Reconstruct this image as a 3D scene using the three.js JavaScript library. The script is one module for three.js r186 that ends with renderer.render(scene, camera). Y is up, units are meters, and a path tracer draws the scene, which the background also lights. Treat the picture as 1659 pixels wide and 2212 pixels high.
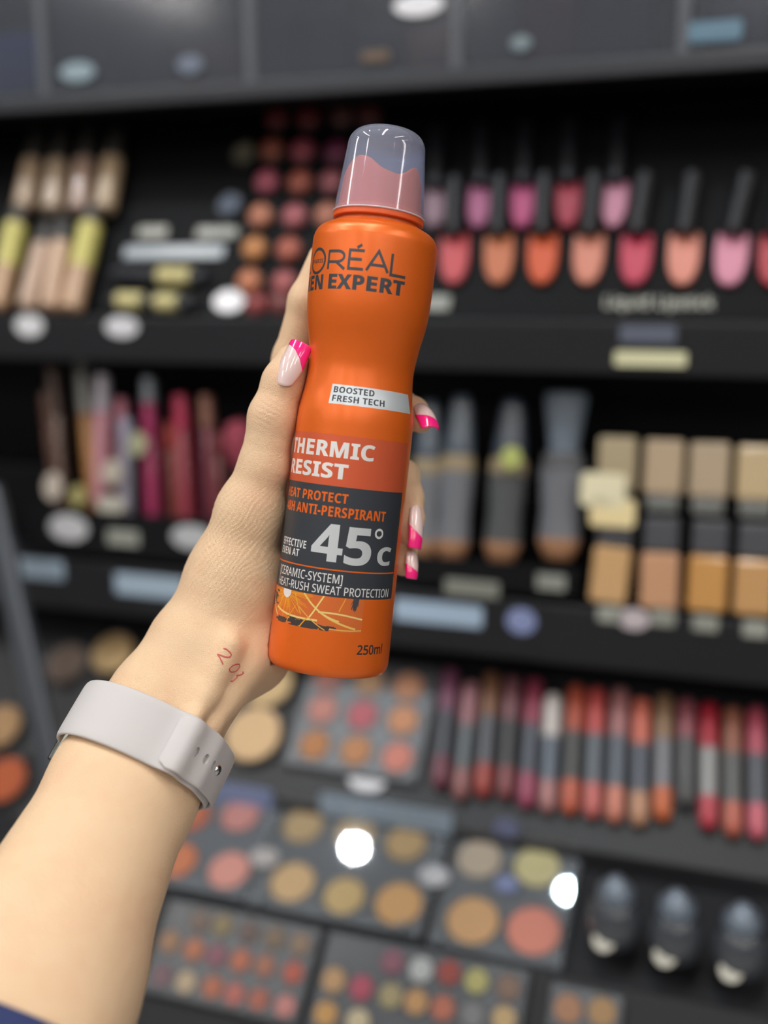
import * as THREE from 'three';
import { RoundedBoxGeometry } from 'three/addons/geometries/RoundedBoxGeometry.js';
import * as BufferGeometryUtils from 'three/addons/utils/BufferGeometryUtils.js';
import { ImprovedNoise } from 'three/addons/math/ImprovedNoise.js';
import { RectAreaLightUniformsLib } from 'three/addons/lights/RectAreaLightUniformsLib.js';
import { FontLoader } from 'three/addons/loaders/FontLoader.js';
import { TextGeometry } from 'three/addons/geometries/TextGeometry.js';
import { Brush, Evaluator, SUBTRACTION } from 'three-bvh-csg';

// ---------- camera, exposure ----------
const scene = new THREE.Scene();
scene.background = new THREE.Color(0x000000);
const renderer = new THREE.WebGLRenderer({ antialias: true });
renderer.toneMapping = THREE.LinearToneMapping;
renderer.toneMappingExposure = 1.16;
renderer.shadowMap.enabled = true;
RectAreaLightUniformsLib.init();
const camera = new THREE.PerspectiveCamera(2 * Math.atan(1106 / 2300) * 180 / Math.PI, 1659 / 2212, 0.02, 40);
camera.position.set(0, 1.42, 0);                                 // a phone held at chest height, turned a little left and down
camera.rotation.order = 'YXZ';
camera.rotation.set(-12 * Math.PI / 180, 18.6 * Math.PI / 180, 0);
camera.focus = 0.450;
camera.userData.fStop = 2.7;
const SKIN_CELL = 0.0009, LID_TILT = 15 * Math.PI / 180;

// ---------- helpers ----------
const seeded = (s) => () => { s = (s + 0x6d2b79f5) | 0; let t = Math.imul(s ^ (s >>> 15), 1 | s); t = (t + Math.imul(t ^ (t >>> 7), 61 | t)) ^ t; return ((t ^ (t >>> 14)) >>> 0) / 4294967296; };
function part(name, geometry, material, parent = scene) {
  const m = new THREE.Mesh(geometry, material);
  m.name = name; m.castShadow = m.receiveShadow = true; parent.add(m);
  return m;
}
const used = {};
function numbered(name) { const n = used[name] = (used[name] ?? -1) + 1; return n ? `${name}_${String(n).padStart(3, '0')}` : name; }
function grain(seed, S, mix) {                                   // even fine grain
  const d = new Uint8Array(S * S * 4), r = seeded(seed), f = new Float32Array(S * S);
  for (let i = 0; i < S * S; i++) f[i] = r();
  for (let y = 0; y < S; y++) for (let x = 0; x < S; x++) {
    let s = 0; for (let j = -1; j <= 1; j++) for (let i = -1; i <= 1; i++) s += f[((y + j + S) % S) * S + (x + i + S) % S] / 9;
    const v = 255 * Math.min(1, Math.max(0, 0.5 + (s - 0.5) * 2.2 * mix)); d.set([v, v, v, 255], (y * S + x) * 4);
  }
  const t = new THREE.DataTexture(d, S, S); t.wrapS = t.wrapT = THREE.RepeatWrapping; t.magFilter = THREE.LinearFilter; t.needsUpdate = true;
  return t;
}

// ---------- the shop: shell and ceiling lamps ----------
function slab(name, x0, x1, y0, y1, z0, z1, mat) { const m = part(name, new THREE.BoxGeometry(x1 - x0, y1 - y0, z1 - z0), mat); m.position.set((x0 + x1) / 2, (y0 + y1) / 2, (z0 + z1) / 2); m.userData.kind = 'structure'; return m; }
{
  const wallMat = new THREE.MeshStandardMaterial({ color: '#86888c', roughness: 0.85 }), floorMat = new THREE.MeshStandardMaterial({ color: '#b4b2ae', roughness: 0.45 }), ceilMat = new THREE.MeshStandardMaterial({ color: '#c4c4c4', roughness: 0.9 });
  slab('floor', -4.2, 4.2, -0.1, 0, -1.6, 4.4, floorMat);
  slab('ceiling', -4.2, 4.2, 3.0, 3.1, -1.6, 4.4, ceilMat);
  slab('wall_back', -4.2, 4.2, 0, 3.0, -1.6, -1.45, new THREE.MeshStandardMaterial({ color: '#1b1b1e', roughness: 0.7 }));
  slab('wall_front', -4.2, 4.2, 0, 3.0, 4.3, 4.4, wallMat);
  slab('wall_left', -4.2, -4.1, 0, 3.0, -1.45, 4.3, wallMat);
  slab('wall_right', 4.1, 4.2, 0, 3.0, -1.45, 4.3, wallMat);
}
const glow = new THREE.MeshStandardMaterial({ color: '#ffffff', emissive: '#fffaf3', emissiveIntensity: 14 }), housing = new THREE.MeshStandardMaterial({ color: '#e4e4e4', roughness: 0.5 });
function stripLamp(x, z, len, w, power, label) {
  const g = new THREE.Group(); g.name = numbered('ceiling_light'); g.position.set(x, 3.0, z); scene.add(g);
  g.userData = { label, category: 'lamp', group: 'ceiling strip lamps' };
  part('housing', new RoundedBoxGeometry(w + 0.03, 0.05, len + 0.04, 2, 0.008).translate(0, -0.025, 0), housing, g);
  part('lamp_diffuser', new THREE.BoxGeometry(w, 0.012, len).translate(0, -0.054, 0), glow, g);
  const l = new THREE.RectAreaLight('#fffaf3', power, w, len); l.position.set(0, -0.062, 0); l.rotation.x = -Math.PI / 2; l.castShadow = true; g.add(l);
}
['first', 'second', 'third', 'fourth', 'fifth'].forEach((n, i) => {
  stripLamp(-3.0 + 1.5 * i, 0.35, 1.5, 0.10, 15.5, `white ceiling strip lamp over the display aisle, ${n} from the left wall`);
  stripLamp(-3.0 + 1.5 * i, 2.85, 1.9, 0.10, 15.5, `white ceiling strip lamp behind the photographer, ${n} from the left wall`);
});
function spotLamp(x, z, power, radius, shine, tint, label) {
  const g = new THREE.Group(); g.name = numbered('downlight'); g.position.set(x, 3.0, z); scene.add(g);
  g.userData = { label, category: 'lamp', group: 'ceiling downlights' };
  part('housing', new THREE.CylinderGeometry(0.05, 0.05, 0.06, 32).translate(0, -0.03, 0), housing, g);
  part('lamp_diffuser', new THREE.CylinderGeometry(radius, radius, 0.008, 32).translate(0, -0.064, 0), new THREE.MeshStandardMaterial({ color: '#ffffff', emissive: tint, emissiveIntensity: shine }), g);
  const l = new THREE.SpotLight(tint, power, 0, 1.1, 0.6); l.position.set(0, -0.075, 0); l.target.position.set(0, -2, -0.1); l.shadow.radius = radius / 0.02; l.castShadow = true; g.add(l, l.target);
}
spotLamp(-0.967, -0.119, 2, 0.018, 60, '#f4fbff', 'small round downlight over the beige palette'); spotLamp(-0.356, -0.101, 1, 0.014, 14, '#cfe8f6', 'small round downlight over the swirled palette');


// ---------- display stand ----------
const TIERS = {
  t0: { y: 1.5989, z: -0.9478, rise: 1.0000, run: -0.0000 },
  t1: { y: 1.3898, z: -0.9383, rise: 0.8861, run: 0.4634 },
  t2: { y: 1.1398, z: -0.9336, rise: 0.9799, run: 0.1996 },
  t3: { y: 0.9440, z: -0.8530, rise: 0.6842, run: 0.7293 },
  t4: { y: 0.8805, z: -0.7582, rise: 0.4066, run: 0.9136 },
  t5: { y: 0.8154, z: -0.6824, rise: 0.6754, run: 0.7374 },
  lip1: { y: 1.3460, z: -0.9220, rise: 1.0000, run: 0.0000 },
  lip2: { y: 1.0900, z: -0.9120, rise: 1.0000, run: 0.0000 },
  lip3: { y: 0.9220, z: -0.8520, rise: 1.0000, run: 0.0000 },
  lip4: { y: 0.8500, z: -0.7480, rise: 1.0000, run: 0.0000 }
};
// a place on a tier: x along the stand, s up its slope, lift off its face; spin turns in the face
function onTier(o, tier, x, s, lift = 0, spin = 0) {
  const t = TIERS[tier], X = new THREE.Vector3(1, 0, 0), S = new THREE.Vector3(0, t.rise, -t.run), N = new THREE.Vector3(0, t.run, t.rise);
  o.position.set(x, t.y, t.z).addScaledVector(S, s).addScaledVector(N, lift);
  o.quaternion.setFromRotationMatrix(new THREE.Matrix4().makeBasis(X, S, N)).multiply(new THREE.Quaternion().setFromAxisAngle(new THREE.Vector3(0, 0, 1), spin));
  return o;
}
function thing(name, label, category, group) {
  const g = new THREE.Group(); g.name = numbered(name); g.userData = { label, category }; if (group) g.userData.group = group; scene.add(g);
  return g;
}
const matCache = {};
const plastic = (color, roughness = 0.45, extra = {}) => matCache[color + roughness + JSON.stringify(extra)] ??= new THREE.MeshPhysicalMaterial({ color, roughness, ...extra });
const muted = (c, k) => '#' + new THREE.Color(c).multiplyScalar(k).getHexString();
const BLACK = plastic('#07080c', 0.6, { specularIntensity: 0.3 }), DARK = plastic('#121317', 0.5, { specularIntensity: 0.5 }), GREYTRAY = plastic('#1a1b1f', 0.45, { specularIntensity: 0.7 });
const lathe = (pts, seg = 28) => new THREE.LatheGeometry(pts.map(([r, y]) => new THREE.Vector2(Math.max(r, 0.00001), y)), seg);
const rbox = (w, h, d, r = 0.002) => new RoundedBoxGeometry(w, h, d, 3, Math.min(r, w / 2.01, h / 2.01, d / 2.01));
{
  const st = thing('display_stand', 'black stepped cosmetics display stand filling the background', 'display stand');
  const x0 = -1.25, x1 = 0.5, W = x1 - x0, cx = (x0 + x1) / 2;
  const bx = (name, y0, y1, z0, z1, m, xa = x0, xb = x1) => part(name, rbox(xb - xa, y1 - y0, z1 - z0, 0.003).translate((xa + xb) / 2, (y0 + y1) / 2, (z0 + z1) / 2), m, st);
  const tray = (name, tier, sa, sb, th, m) => { const p = part(name, rbox(W, sb - sa, th, 0.003).translate(0, (sa + sb) / 2, -th / 2), m, st); onTier(p, tier, cx, 0); return p; };
  bx('back_panel', 0.05, 2.15, -1.29, -1.27, BLACK);
  bx('side_panel', 0.05, 2.15, -1.27, -0.96, BLACK, x0 - 0.02, x0); bx('side_panel', 0.05, 2.15, -1.27, -0.96, BLACK, x1, x1 + 0.02);
  bx('top_board', 2.13, 2.15, -1.27, -0.95, BLACK);
  bx('shelf', 1.590, 1.602, -1.27, -0.950, BLACK);
  tray('tester_panel', 't1', -0.004, 0.222, 0.012, BLACK);
  bx('shelf', 1.372, 1.384, -1.27, -0.945, BLACK);
  bx('ledge', 1.346, 1.391, -0.943, -0.922, GREYTRAY);
  bx('recess_panel', 1.145, 1.372, -1.05, -1.03, BLACK);
  bx('shelf', 1.128, 1.140, -1.05, -0.93, DARK);
  bx('step', 1.140, 1.226, -1.03, -0.972, BLACK);
  bx('ledge', 1.086, 1.142, -0.930, -0.912, GREYTRAY);
  tray('tray', 't3', -0.004, 0.172, 0.008, GREYTRAY); const ext = part('tray', rbox(0.60, 0.06, 0.008, 0.003).translate(0, -0.0345, -0.004), GREYTRAY, st); onTier(ext, 't3', -0.92, 0);
  bx('ledge', 0.922, 0.9425, -0.860, -0.852, GREYTRAY);
  tray('tray', 't4', -0.006, 0.122, 0.010, GREYTRAY);
  bx('ledge', 0.842, 0.876, -0.758, -0.748, GREYTRAY);
  tray('tray', 't5', -0.02, 0.104, 0.010, DARK);
  bx('base_cabinet', 0.05, 0.80, -1.05, -0.70, BLACK);
  bx('plinth', 0, 0.05, -1.05, -0.76, DARK);
  // clear fronts of the top compartments with their dividers
  const D = [x0, ...[-0.6720, -0.4483, -0.2536, -0.0645], x1], clearGrey = plastic('#b4b9c4', 0.12, { transmission: 0.9, thickness: 0 });
  for (let i = 0; i < D.length - 1; i++) part('clear_front', new THREE.BoxGeometry(D[i + 1] - D[i] - 0.004, 0.105, 0.003).translate((D[i] + D[i + 1]) / 2, 1.6565, -0.9490), clearGrey, st);
  for (const x of D.slice(1, -1)) part('divider', rbox(0.010, 0.13, 0.24, 0.002).translate(x, 1.667, -1.066), plastic('#5a5d64', 0.3), st);
  bx('front_rail', 1.588, 1.604, -0.950, -0.942, plastic('#34363c', 0.35));
  // slanting support bar at the left end
  const [a, b] = [[-0.7226, 1.2198, -0.8850], [-0.5968, 0.9617, -0.7900]].map((p) => new THREE.Vector3(...p)), len = a.distanceTo(b);
  const bar = part('support_bar', rbox(0.024, len, 0.014, 0.004), plastic('#5b5f66', 0.35, { metalness: 0.6 }), st);
  bar.position.copy(a).add(b).multiplyScalar(0.5); bar.quaternion.setFromUnitVectors(new THREE.Vector3(0, 1, 0), a.clone().sub(b).normalize());
}
// ---------- packs in the top compartments ----------
{
  const packs = [[-0.735, 0.09, 0.075, '#27407c', 'blue'], [-0.60, 0.07, 0.06, '#2b2d36', 'slate'], [-0.515, 0.08, 0.05, '#5c3a30', 'brown'], [-0.405, 0.055, 0.07, '#3a2630', 'aubergine'], [-0.346, 0.05, 0.055, '#282a30', 'charcoal'], [-0.290, 0.05, 0.048, '#a0694c', 'tan'], [-0.185, 0.05, 0.065, '#5e1f26', 'maroon'], [-0.125, 0.06, 0.06, '#23283c', 'navy'], [-0.028, 0.05, 0.052, '#54505a', 'grey'], [0.045, 0.07, 0.06, '#4c6a80', 'steel blue']];
  for (const [x, w, h, c, n] of packs) {
    const g = thing('cosmetics_box', `${n} cosmetics box behind the clear front of the top compartment`, 'box', 'boxes in the top compartments'); g.position.set(x, 1.602, -1.03);
    part('carton', rbox(w, h, 0.05, 0.003).translate(0, h / 2, 0), plastic(c, 0.5), g);
    part('end_flap', rbox(w * 0.96, 0.004, 0.046, 0.001).translate(0, h + 0.002, 0), plastic('#3c3d42', 0.5), g);
  }
}
// ---------- lip swatch wands ----------
{
  const tip = (w, l, th) => { const s = new THREE.Shape(), r = w / 2; s.moveTo(-r * 0.92, l); s.lineTo(r * 0.92, l); s.bezierCurveTo(r * 1.05, l * 0.6, r * 1.02, 0, 0, 0); s.bezierCurveTo(-r * 1.02, 0, -r * 1.05, l * 0.6, -r * 0.92, l); return new THREE.ExtrudeGeometry(s, { depth: th - 0.004, bevelEnabled: true, bevelThickness: 0.002, bevelSize: 0.0015, bevelOffset: -0.0015, bevelSegments: 3, curveSegments: 16 }).translate(0, 0, 0.002); };
  const stemMat = plastic('#121319', 0.4, { specularIntensity: 0.6 });
  for (const [x, s, len, spin, stem, stemSpin, row, c, n] of [
  [-0.2798, 0.0895, 0.0413, 0.054, 0.0578, 0.108, "upper", "#8a6a78", "dusky mauve"],
  [-0.238, 0.0887, 0.0431, 0.0273, 0.0582, 0.1195, "upper", "#b06088", "violet pink"],
  [-0.1973, 0.088, 0.0436, 0.0581, 0.0586, 0.0791, "upper", "#bd4a7c", "magenta"],
  [-0.1564, 0.0873, 0.0445, 0.0768, 0.0584, 0.0828, "upper", "#a81c38", "deep red"],
  [-0.117, 0.0866, 0.0442, 0.0202, 0.0568, 0.0347, "upper", "#c8809a", "rose pink"],
  [-0.2536, 0.0337, 0.0485, 0.0992, 0.0519, 0.1005, "lower", "#cf5158", "coral red"],
  [-0.2126, 0.0337, 0.0479, 0.0964, 0.0525, 0.0817, "lower", "#d07a52", "tan orange"],
  [-0.174, 0.0337, 0.0476, 0.0681, 0.0527, 0.0632, "lower", "#dc5a28", "bright orange"],
  [-0.1346, 0.0333, 0.0473, 0.0318, 0.0518, 0.0043, "lower", "#dd8870", "peach"],
  [-0.094, 0.0328, 0.0471, 0.0296, 0.0519, -0.0509, "lower", "#c92c50", "crimson"],
  [-0.0548, 0.0324, 0.0473, 0.0197, 0.0508, -0.0543, "lower", "#e48d78", "salmon peach"],
  [-0.0174, 0.0316, 0.0475, -0.0211, 0.0504, -0.1465, "lower", "#dd8aa6", "candy pink"],
  [0.0173, 0.0308, 0.0469, -0.0149, 0.0505, -0.1142, "lower", "#b52038", "dark crimson"]
]) {
    const up = row === 'upper', w = up ? 0.0235 : 0.0275, lift = up ? 0.0035 : 0.0012;
    const g = onTier(thing('lip_swatch', `${n} lip colour swatch on a black wand in the ${row} swatch row`, 'swatch', 'lip colour swatches'), 't1', x, s, lift, spin);
    part('swatch', tip(w, len, 0.006), plastic(muted(c, 0.76), 0.35, { specularIntensity: 0.6 }), g);
    const st = part('wand', new THREE.CylinderGeometry(w * 0.36, w * 0.33, stem + 0.004, 20).translate(0, stem / 2 - 0.002, 0), stemMat, g);
    st.position.set(0, len, 0.0015 + w * 0.36 - lift * 0.5); st.rotation.z = stemSpin - spin;
  }
}
// ---------- round lipstick testers ----------
{
  const cup = lathe([[0.0125, 0], [0.0142, 0.001], [0.0142, 0.006], [0.0128, 0.0066], [0.0120, 0.005], [0.0001, 0.005]]).rotateX(Math.PI / 2), dome = lathe([[0.0118, 0.004], [0.0120, 0.0075], [0.0110, 0.0105], [0.0080, 0.0128], [0.0040, 0.0138], [0.0001, 0.0141]]).rotateX(Math.PI / 2);
  const order = {};
  for (const [x, s, c, n, row] of [
  [-0.4601, 0.2169, "#6b1a22", "dark red", "first"],
  [-0.4255, 0.215, "#6d1c22", "brick red", "first"],
  [-0.3901, 0.2152, "#5a3330", "brown", "first"],
  [-0.362, 0.2152, "#5c2428", "maroon", "first"],
  [-0.4586, 0.1791, "#8f4a38", "terracotta", "second"],
  [-0.4251, 0.1765, "#96404e", "dusty rose", "second"],
  [-0.3889, 0.1734, "#6e2448", "plum", "second"],
  [-0.4572, 0.1429, "#a84c62", "pink", "third"],
  [-0.4217, 0.1412, "#a05040", "copper", "third"],
  [-0.3886, 0.1406, "#96505a", "mauve rose", "third"],
  [-0.457, 0.1053, "#c07a5e", "nude peach", "fourth"],
  [-0.4208, 0.1041, "#b05c64", "soft rose", "fourth"],
  [-0.3872, 0.1043, "#b8745e", "tan", "fourth"],
  [-0.4566, 0.0699, "#cf8a50", "golden tan", "fifth"],
  [-0.4202, 0.0686, "#b8604c", "coral brown", "fifth"],
  [-0.4553, 0.0351, "#cc7e58", "apricot", "sixth"],
  [-0.4186, 0.0337, "#b05a5c", "rosewood", "sixth"],
  [-0.4433, 0.0112, "#8c2a2c", "red", "seventh"],
  [-0.4184, 0.0123, "#74302e", "brown red", "seventh"]
]) {
    const g = onTier(thing('lipstick_tester', `${n} round lipstick tester in the ${row} row from the top`, 'lipstick', 'round lipstick testers'), 't1', x, s, 0.0002);
    part('holder', cup, plastic('#2c2a2c', 0.35), g); part('bullet', dome, plastic(muted(c, 0.8), 0.4), g);
  }
  for (const [x, s, c, n] of [
  [-0.4891, 0.1767, "#6f6a58", "small khaki eyeshadow tester left of the lipstick testers"],
  [-0.493, 0.119, "#5e6a80", "small slate blue eyeshadow tester left of the lipstick testers"]
]) {
    const g = onTier(thing('eyeshadow_tester', n, 'eyeshadow', 'small eyeshadow testers'), 't1', x, s, 0.0002);
    part('holder', cup, plastic('#1c1c1e', 0.35), g); part('pan', new THREE.CylinderGeometry(0.011, 0.011, 0.004, 28).rotateX(Math.PI / 2).translate(0, 0, 0.0065), plastic(muted(c, 0.6), 0.6), g);
  }
}
// ---------- concealers ----------
for (const [x, s, len, spin, cap, c, kind, row, nth] of [
  [-0.7273, 0.1128, 0.0595, 0.0523, 0.0378, "#b49a80", "a", "upper", "first"],
  [-0.692, 0.1099, 0.0603, 0.106, 0.0388, "#b8a088", "a", "upper", "second"],
  [-0.6596, 0.1092, 0.0609, 0.1008, 0.0394, "#b09484", "a", "upper", "third"],
  [-0.6286, 0.1096, 0.0612, 0.0684, 0.0356, "#bba284", "a", "upper", "fourth"],
  [-0.7296, -0.0003, 0.0978, 0.0231, 0.0265, "#c8a07c", "y", "lower", "first"],
  [-0.6923, 0.0001, 0.0724, -0.0062, 0.0265, "#c4a48c", "a", "lower", "second"],
  [-0.6642, -0.0007, 0.0759, 0.0823, 0.0301, "#c8a486", "a", "lower", "third"],
  [-0.6399, -0.0015, 0.0974, 0.0136, 0.0258, "#caa482", "y", "lower", "fourth"]
]) {
  const g = onTier(thing('concealer', `${kind === 'y' ? 'yellow-stickered' : 'plain'} beige concealer tube, ${nth} from the left in the ${row} row`, 'concealer', 'concealer tubes'), 't1', x, s, 0.0150 + (row === 'upper' ? 0.001 : 0), spin);
  part('tube', lathe([[0.0001, 0], [0.0095, 0.0004], [0.0112, 0.003], [0.0112, len - 0.003], [0.0098, len - 0.0006], [0.0085, len]]), plastic(muted(c, 0.85), 0.3, { clearcoat: 0.5 }), g);
  part('cap', lathe([[0.0086, len], [0.0098, len + 0.001], [0.0090, len + cap - 0.002], [0.0001, len + cap]]), plastic('#3a3836', 0.35), g);
  if (kind === 'y') part('sticker', lathe([[0.0114, len * 0.48], [0.0117, len * 0.485], [0.0117, len * 0.97], [0.0114, len * 0.975]]), plastic('#c9c070', 0.5), g);
}
// ---------- eye pencils lying across the panel ----------
for (const [x, s, len, spin, c, caps, row] of [
  [-0.6116, 0.044, 0.1092, -1.6104, "#20242e", [[0.52, 0.84]], "upper"],
  [-0.6083, 0.0146, 0.0981, -1.6006, "#24272e", [[0.14, 0.42], [0.58, 0.82]], "lower"]
]) {
  const g = onTier(thing('eye_pencil', `${row} dark eye pencil with pale yellow bands lying under the long name plate`, 'pencil', 'eye pencils on the panel'), 't1', x, s, 0.0062, spin);
  part('barrel', lathe([[0.0001, 0], [0.003, 0.001], [0.0058, 0.006], [0.0058, len - 0.002], [0.0050, len], [0.0001, len]]), plastic(c, 0.3), g);
  for (const [a, b] of caps) part('band', lathe([[0.0060, len * a], [0.0088, len * a + 0.001], [0.0088, len * b - 0.001], [0.0060, len * b]]), plastic('#c8bd86', 0.4), g);
}
// ---------- lip glosses ----------
{
  const gr = 'lip glosses standing in the cup'; let gi = 0;
  for (const [x, s, len, spin, c, cc, f, n] of [
  [-0.6832, 0.0439, 0.1322, 0.218, "#6e4a3c", "#5d3c30", 0.3, "brown"],
  [-0.67, 0.0438, 0.1601, 0.1471, "#54382a", "#3c281f", 0.35, "dark walnut brown"],
  [-0.6416, 0.0467, 0.1669, 0.1769, "#b98146", "#8d8c88", 0.36, "caramel with silver cap"],
  [-0.6248, 0.0556, 0.136, 0.0472, "#c88a96", "#a9a2ac", 0.28, "blush pink with silver cap"],
  [-0.6108, 0.0478, 0.1211, 0.0723, "#b85c66", "#c0788a", 0.25, "rose"],
  [-0.5938, 0.0412, 0.1065, 0.0728, "#9a96a4", "#8c8a9c", 0.3, "lavender grey"],
  [-0.5703, 0.0428, 0.1508, 0.1181, "#c9b9a8", "#9098a0", 0.24, "clear beige with silver cap"],
  [-0.5611, 0.0425, 0.1226, 0.1162, "#a02458", "#8e2050", 0.3, "magenta"],
  [-0.5431, 0.039, 0.1079, 0.1471, "#8e4038", "#a03c34", 0.25, "rust red"],
  [-0.5227, 0.0452, 0.129, 0.1332, "#962e40", "#a02848", 0.28, "crimson"],
  [-0.5049, 0.0464, 0.1301, 0.1199, "#84384a", "#9a6a5a", 0.25, "wine red with tan cap"],
  [-0.4874, 0.057, 0.0796, 0.1065, "#6a2026", "#5c1c22", 0.3, "dark red"]
]) {
    const w = 0.0082, g = onTier(thing('lip_gloss', `${n} lip gloss tube in the holder left of the hand`, 'lip gloss', gr), 't2', x, s, gi++ % 2 ? 0.012 : -0.006, spin), k = len * (1 - f);
    part('tube', lathe([[0.0001, 0], [w * 0.9, 0.0005], [w, 0.003], [w, k - 0.002], [w * 0.7, k]]), plastic(muted(c, 0.75), 0.25, { clearcoat: 0.6 }), g);
    part('cap', lathe([[w * 0.72, k], [w * 0.98, k + 0.0008], [w * 0.9, len - 0.002], [w * 0.7, len], [0.0001, len]]), plastic(cc, 0.3, { metalness: 0.2 }), g);
  }
  const [x, s, len, spin] = [
  [-0.4696, 0.0619, 0.0907, 0.0674]
][0], p = onTier(thing('makeup_brush', 'round pink tipped makeup brush right behind the thumb joint', 'brush'), 't2', x, s, 0.004, spin);
  part('handle', lathe([[0.0001, 0], [0.004, 0.001], [0.0055, len * 0.45], [0.0001, len * 0.46]]), plastic('#1f1f22', 0.3), p);
  part('bristles', lathe([[0.0055, len * 0.44], [0.014, len * 0.62], [0.0165, len * 0.78], [0.013, len * 0.93], [0.0001, len]]), plastic('#8c3848', 0.9), p);
  const h = onTier(thing('tester_holder', 'black tray holder under the lip glosses', 'holder'), 't2', -0.585, 0.006, 0.004);
  for (const z of [0.022, -0.016]) part('holder_wall', rbox(0.24, 0.044, 0.004, 0.001).translate(0, 0.022, z), BLACK, h);
  part('holder_floor', rbox(0.24, 0.004, 0.04, 0.001).translate(0, 0.028, 0.003), BLACK, h);
}
// ---------- foundation tubes ----------
for (const [x, s, len, spin, w, kind, nth] of [
  [-0.2758, 0.0254, 0.1509, 0.0187, 0.03, "d", "first"],
  [-0.2479, 0.0276, 0.1553, -0.0022, 0.034, "d", "second"],
  [-0.2006, 0.0293, 0.1522, -0.0102, 0.036, "y", "third"],
  [-0.1487, 0.0365, 0.1517, 0.0141, 0.04, "w", "fourth"]
]) {
  const g = onTier(thing('foundation_tube', `grey foundation tube with tan ends, ${nth} from the can`, 'foundation', 'foundation tubes'), 't2', x, s, 0.006, spin), r = w / 2;
  const flat = (geo) => geo.scale(1, 1, 0.62);
  part('end_cap', flat(lathe([[0.0001, 0], [r * 0.62, 0.0008], [r * 0.95, 0.016], [r * 0.95, 0.020]])), plastic('#a5795a', 0.4), g);
  part('tube', flat(lathe([[r * 0.95, 0.020], [r * 0.86, 0.045], [r * (kind === 'w' ? 1.05 : 1.0), len * 0.545]])), plastic(kind === 'y' ? '#4c4e50' : '#6a6c72', 0.35), g);
  part('band', flat(lathe([[r * 0.95, len * 0.545], [r * 0.98, len * 0.55], [r * 0.90, len * 0.635], [r * 0.8, len * 0.64]])), plastic(kind === 'w' ? '#4a4a4e' : '#8a7a5e', 0.45), g);
  part('cap', flat(kind === 'w' ? lathe([[r * 0.66, len * 0.64], [r * 0.68, len * 0.70], [r * 1.0, len * 0.97], [r * 0.9, len], [0.0001, len]]) : lathe([[r * 0.78, len * 0.64], [r * 0.84, len * 0.68], [r * 0.62, len * 0.94], [r * 0.4, len], [0.0001, len]])), plastic(kind === 'w' ? '#66707c' : kind === 'y' ? '#333b48' : '#48525e', 0.3, { clearcoat: 0.4 }), g);
}
{
  const h = onTier(thing('tester_rack', 'black rack carrying the foundation tubes', 'rack'), 't2', -0.21, 0.006, 0.004);
  part('rack_front', rbox(0.165, 0.026, 0.003, 0.001).translate(0, 0.013, 0.018), BLACK, h);
  part('rack_floor', rbox(0.165, 0.004, 0.034, 0.001).translate(0, 0.014, 0.001), BLACK, h);
}
// ---------- foundation bottles ----------
for (const [x, s, len, spin, cap, c, n] of [
  [-0.1012, 0.0029, 0.0502, -0.0474, 0.0282, "#d3a877", "cream"],
  [-0.0571, 0.002, 0.0492, 0.0261, 0.0303, "#cf9d78", "rosy beige"],
  [-0.0175, 0.0033, 0.0486, 0.0107, 0.0299, "#d29a58", "golden"],
  [0.0203, 0.0037, 0.048, 0.0113, 0.0304, "#d1a068", "honey"]
]) {
  const g = onTier(thing('foundation_bottle', `${n} foundation bottle with dark grey cap in the front row`, 'bottle', 'foundation bottles in front'), 't2', x, s, 0.012, spin);
  part('bottle', rbox(0.0325, len, 0.022, 0.004).translate(0, len / 2, 0), plastic(muted(c, 0.82), 0.18, { clearcoat: 0.8 }), g);
  part('cap', rbox(0.030, cap, 0.020, 0.003).translate(0, len + cap / 2 + 0.0003, 0), plastic('#46464b', 0.3), g);
}
for (const [x, s, len, spin, c, n] of [
  [-0.1012, 0.1011, 0.0493, 0.0171, "#b9a888", "greenish beige"],
  [-0.0609, 0.101, 0.0487, 0.0177, "#bfa88a", "pale beige"],
  [-0.0225, 0.101, 0.0481, 0.0182, "#bba68a", "sand"],
  [0.0165, 0.101, 0.0474, 0.0187, "#cdb48c", "light honey"]
]) {
  const g = onTier(thing('foundation_bottle', `${n} foundation bottle in the raised back row`, 'bottle', 'foundation bottles behind'), 't2', x, s, 0.004, spin);
  part('bottle', rbox(0.0335, len, 0.020, 0.004).translate(0, len / 2, 0), plastic(muted(c, 0.8), 0.25, { clearcoat: 0.6 }), g);
  part('base', rbox(0.027, 0.014, 0.018, 0.002).translate(0, -0.0071, 0), plastic('#6c6d6a', 0.35), g);
}
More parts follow.
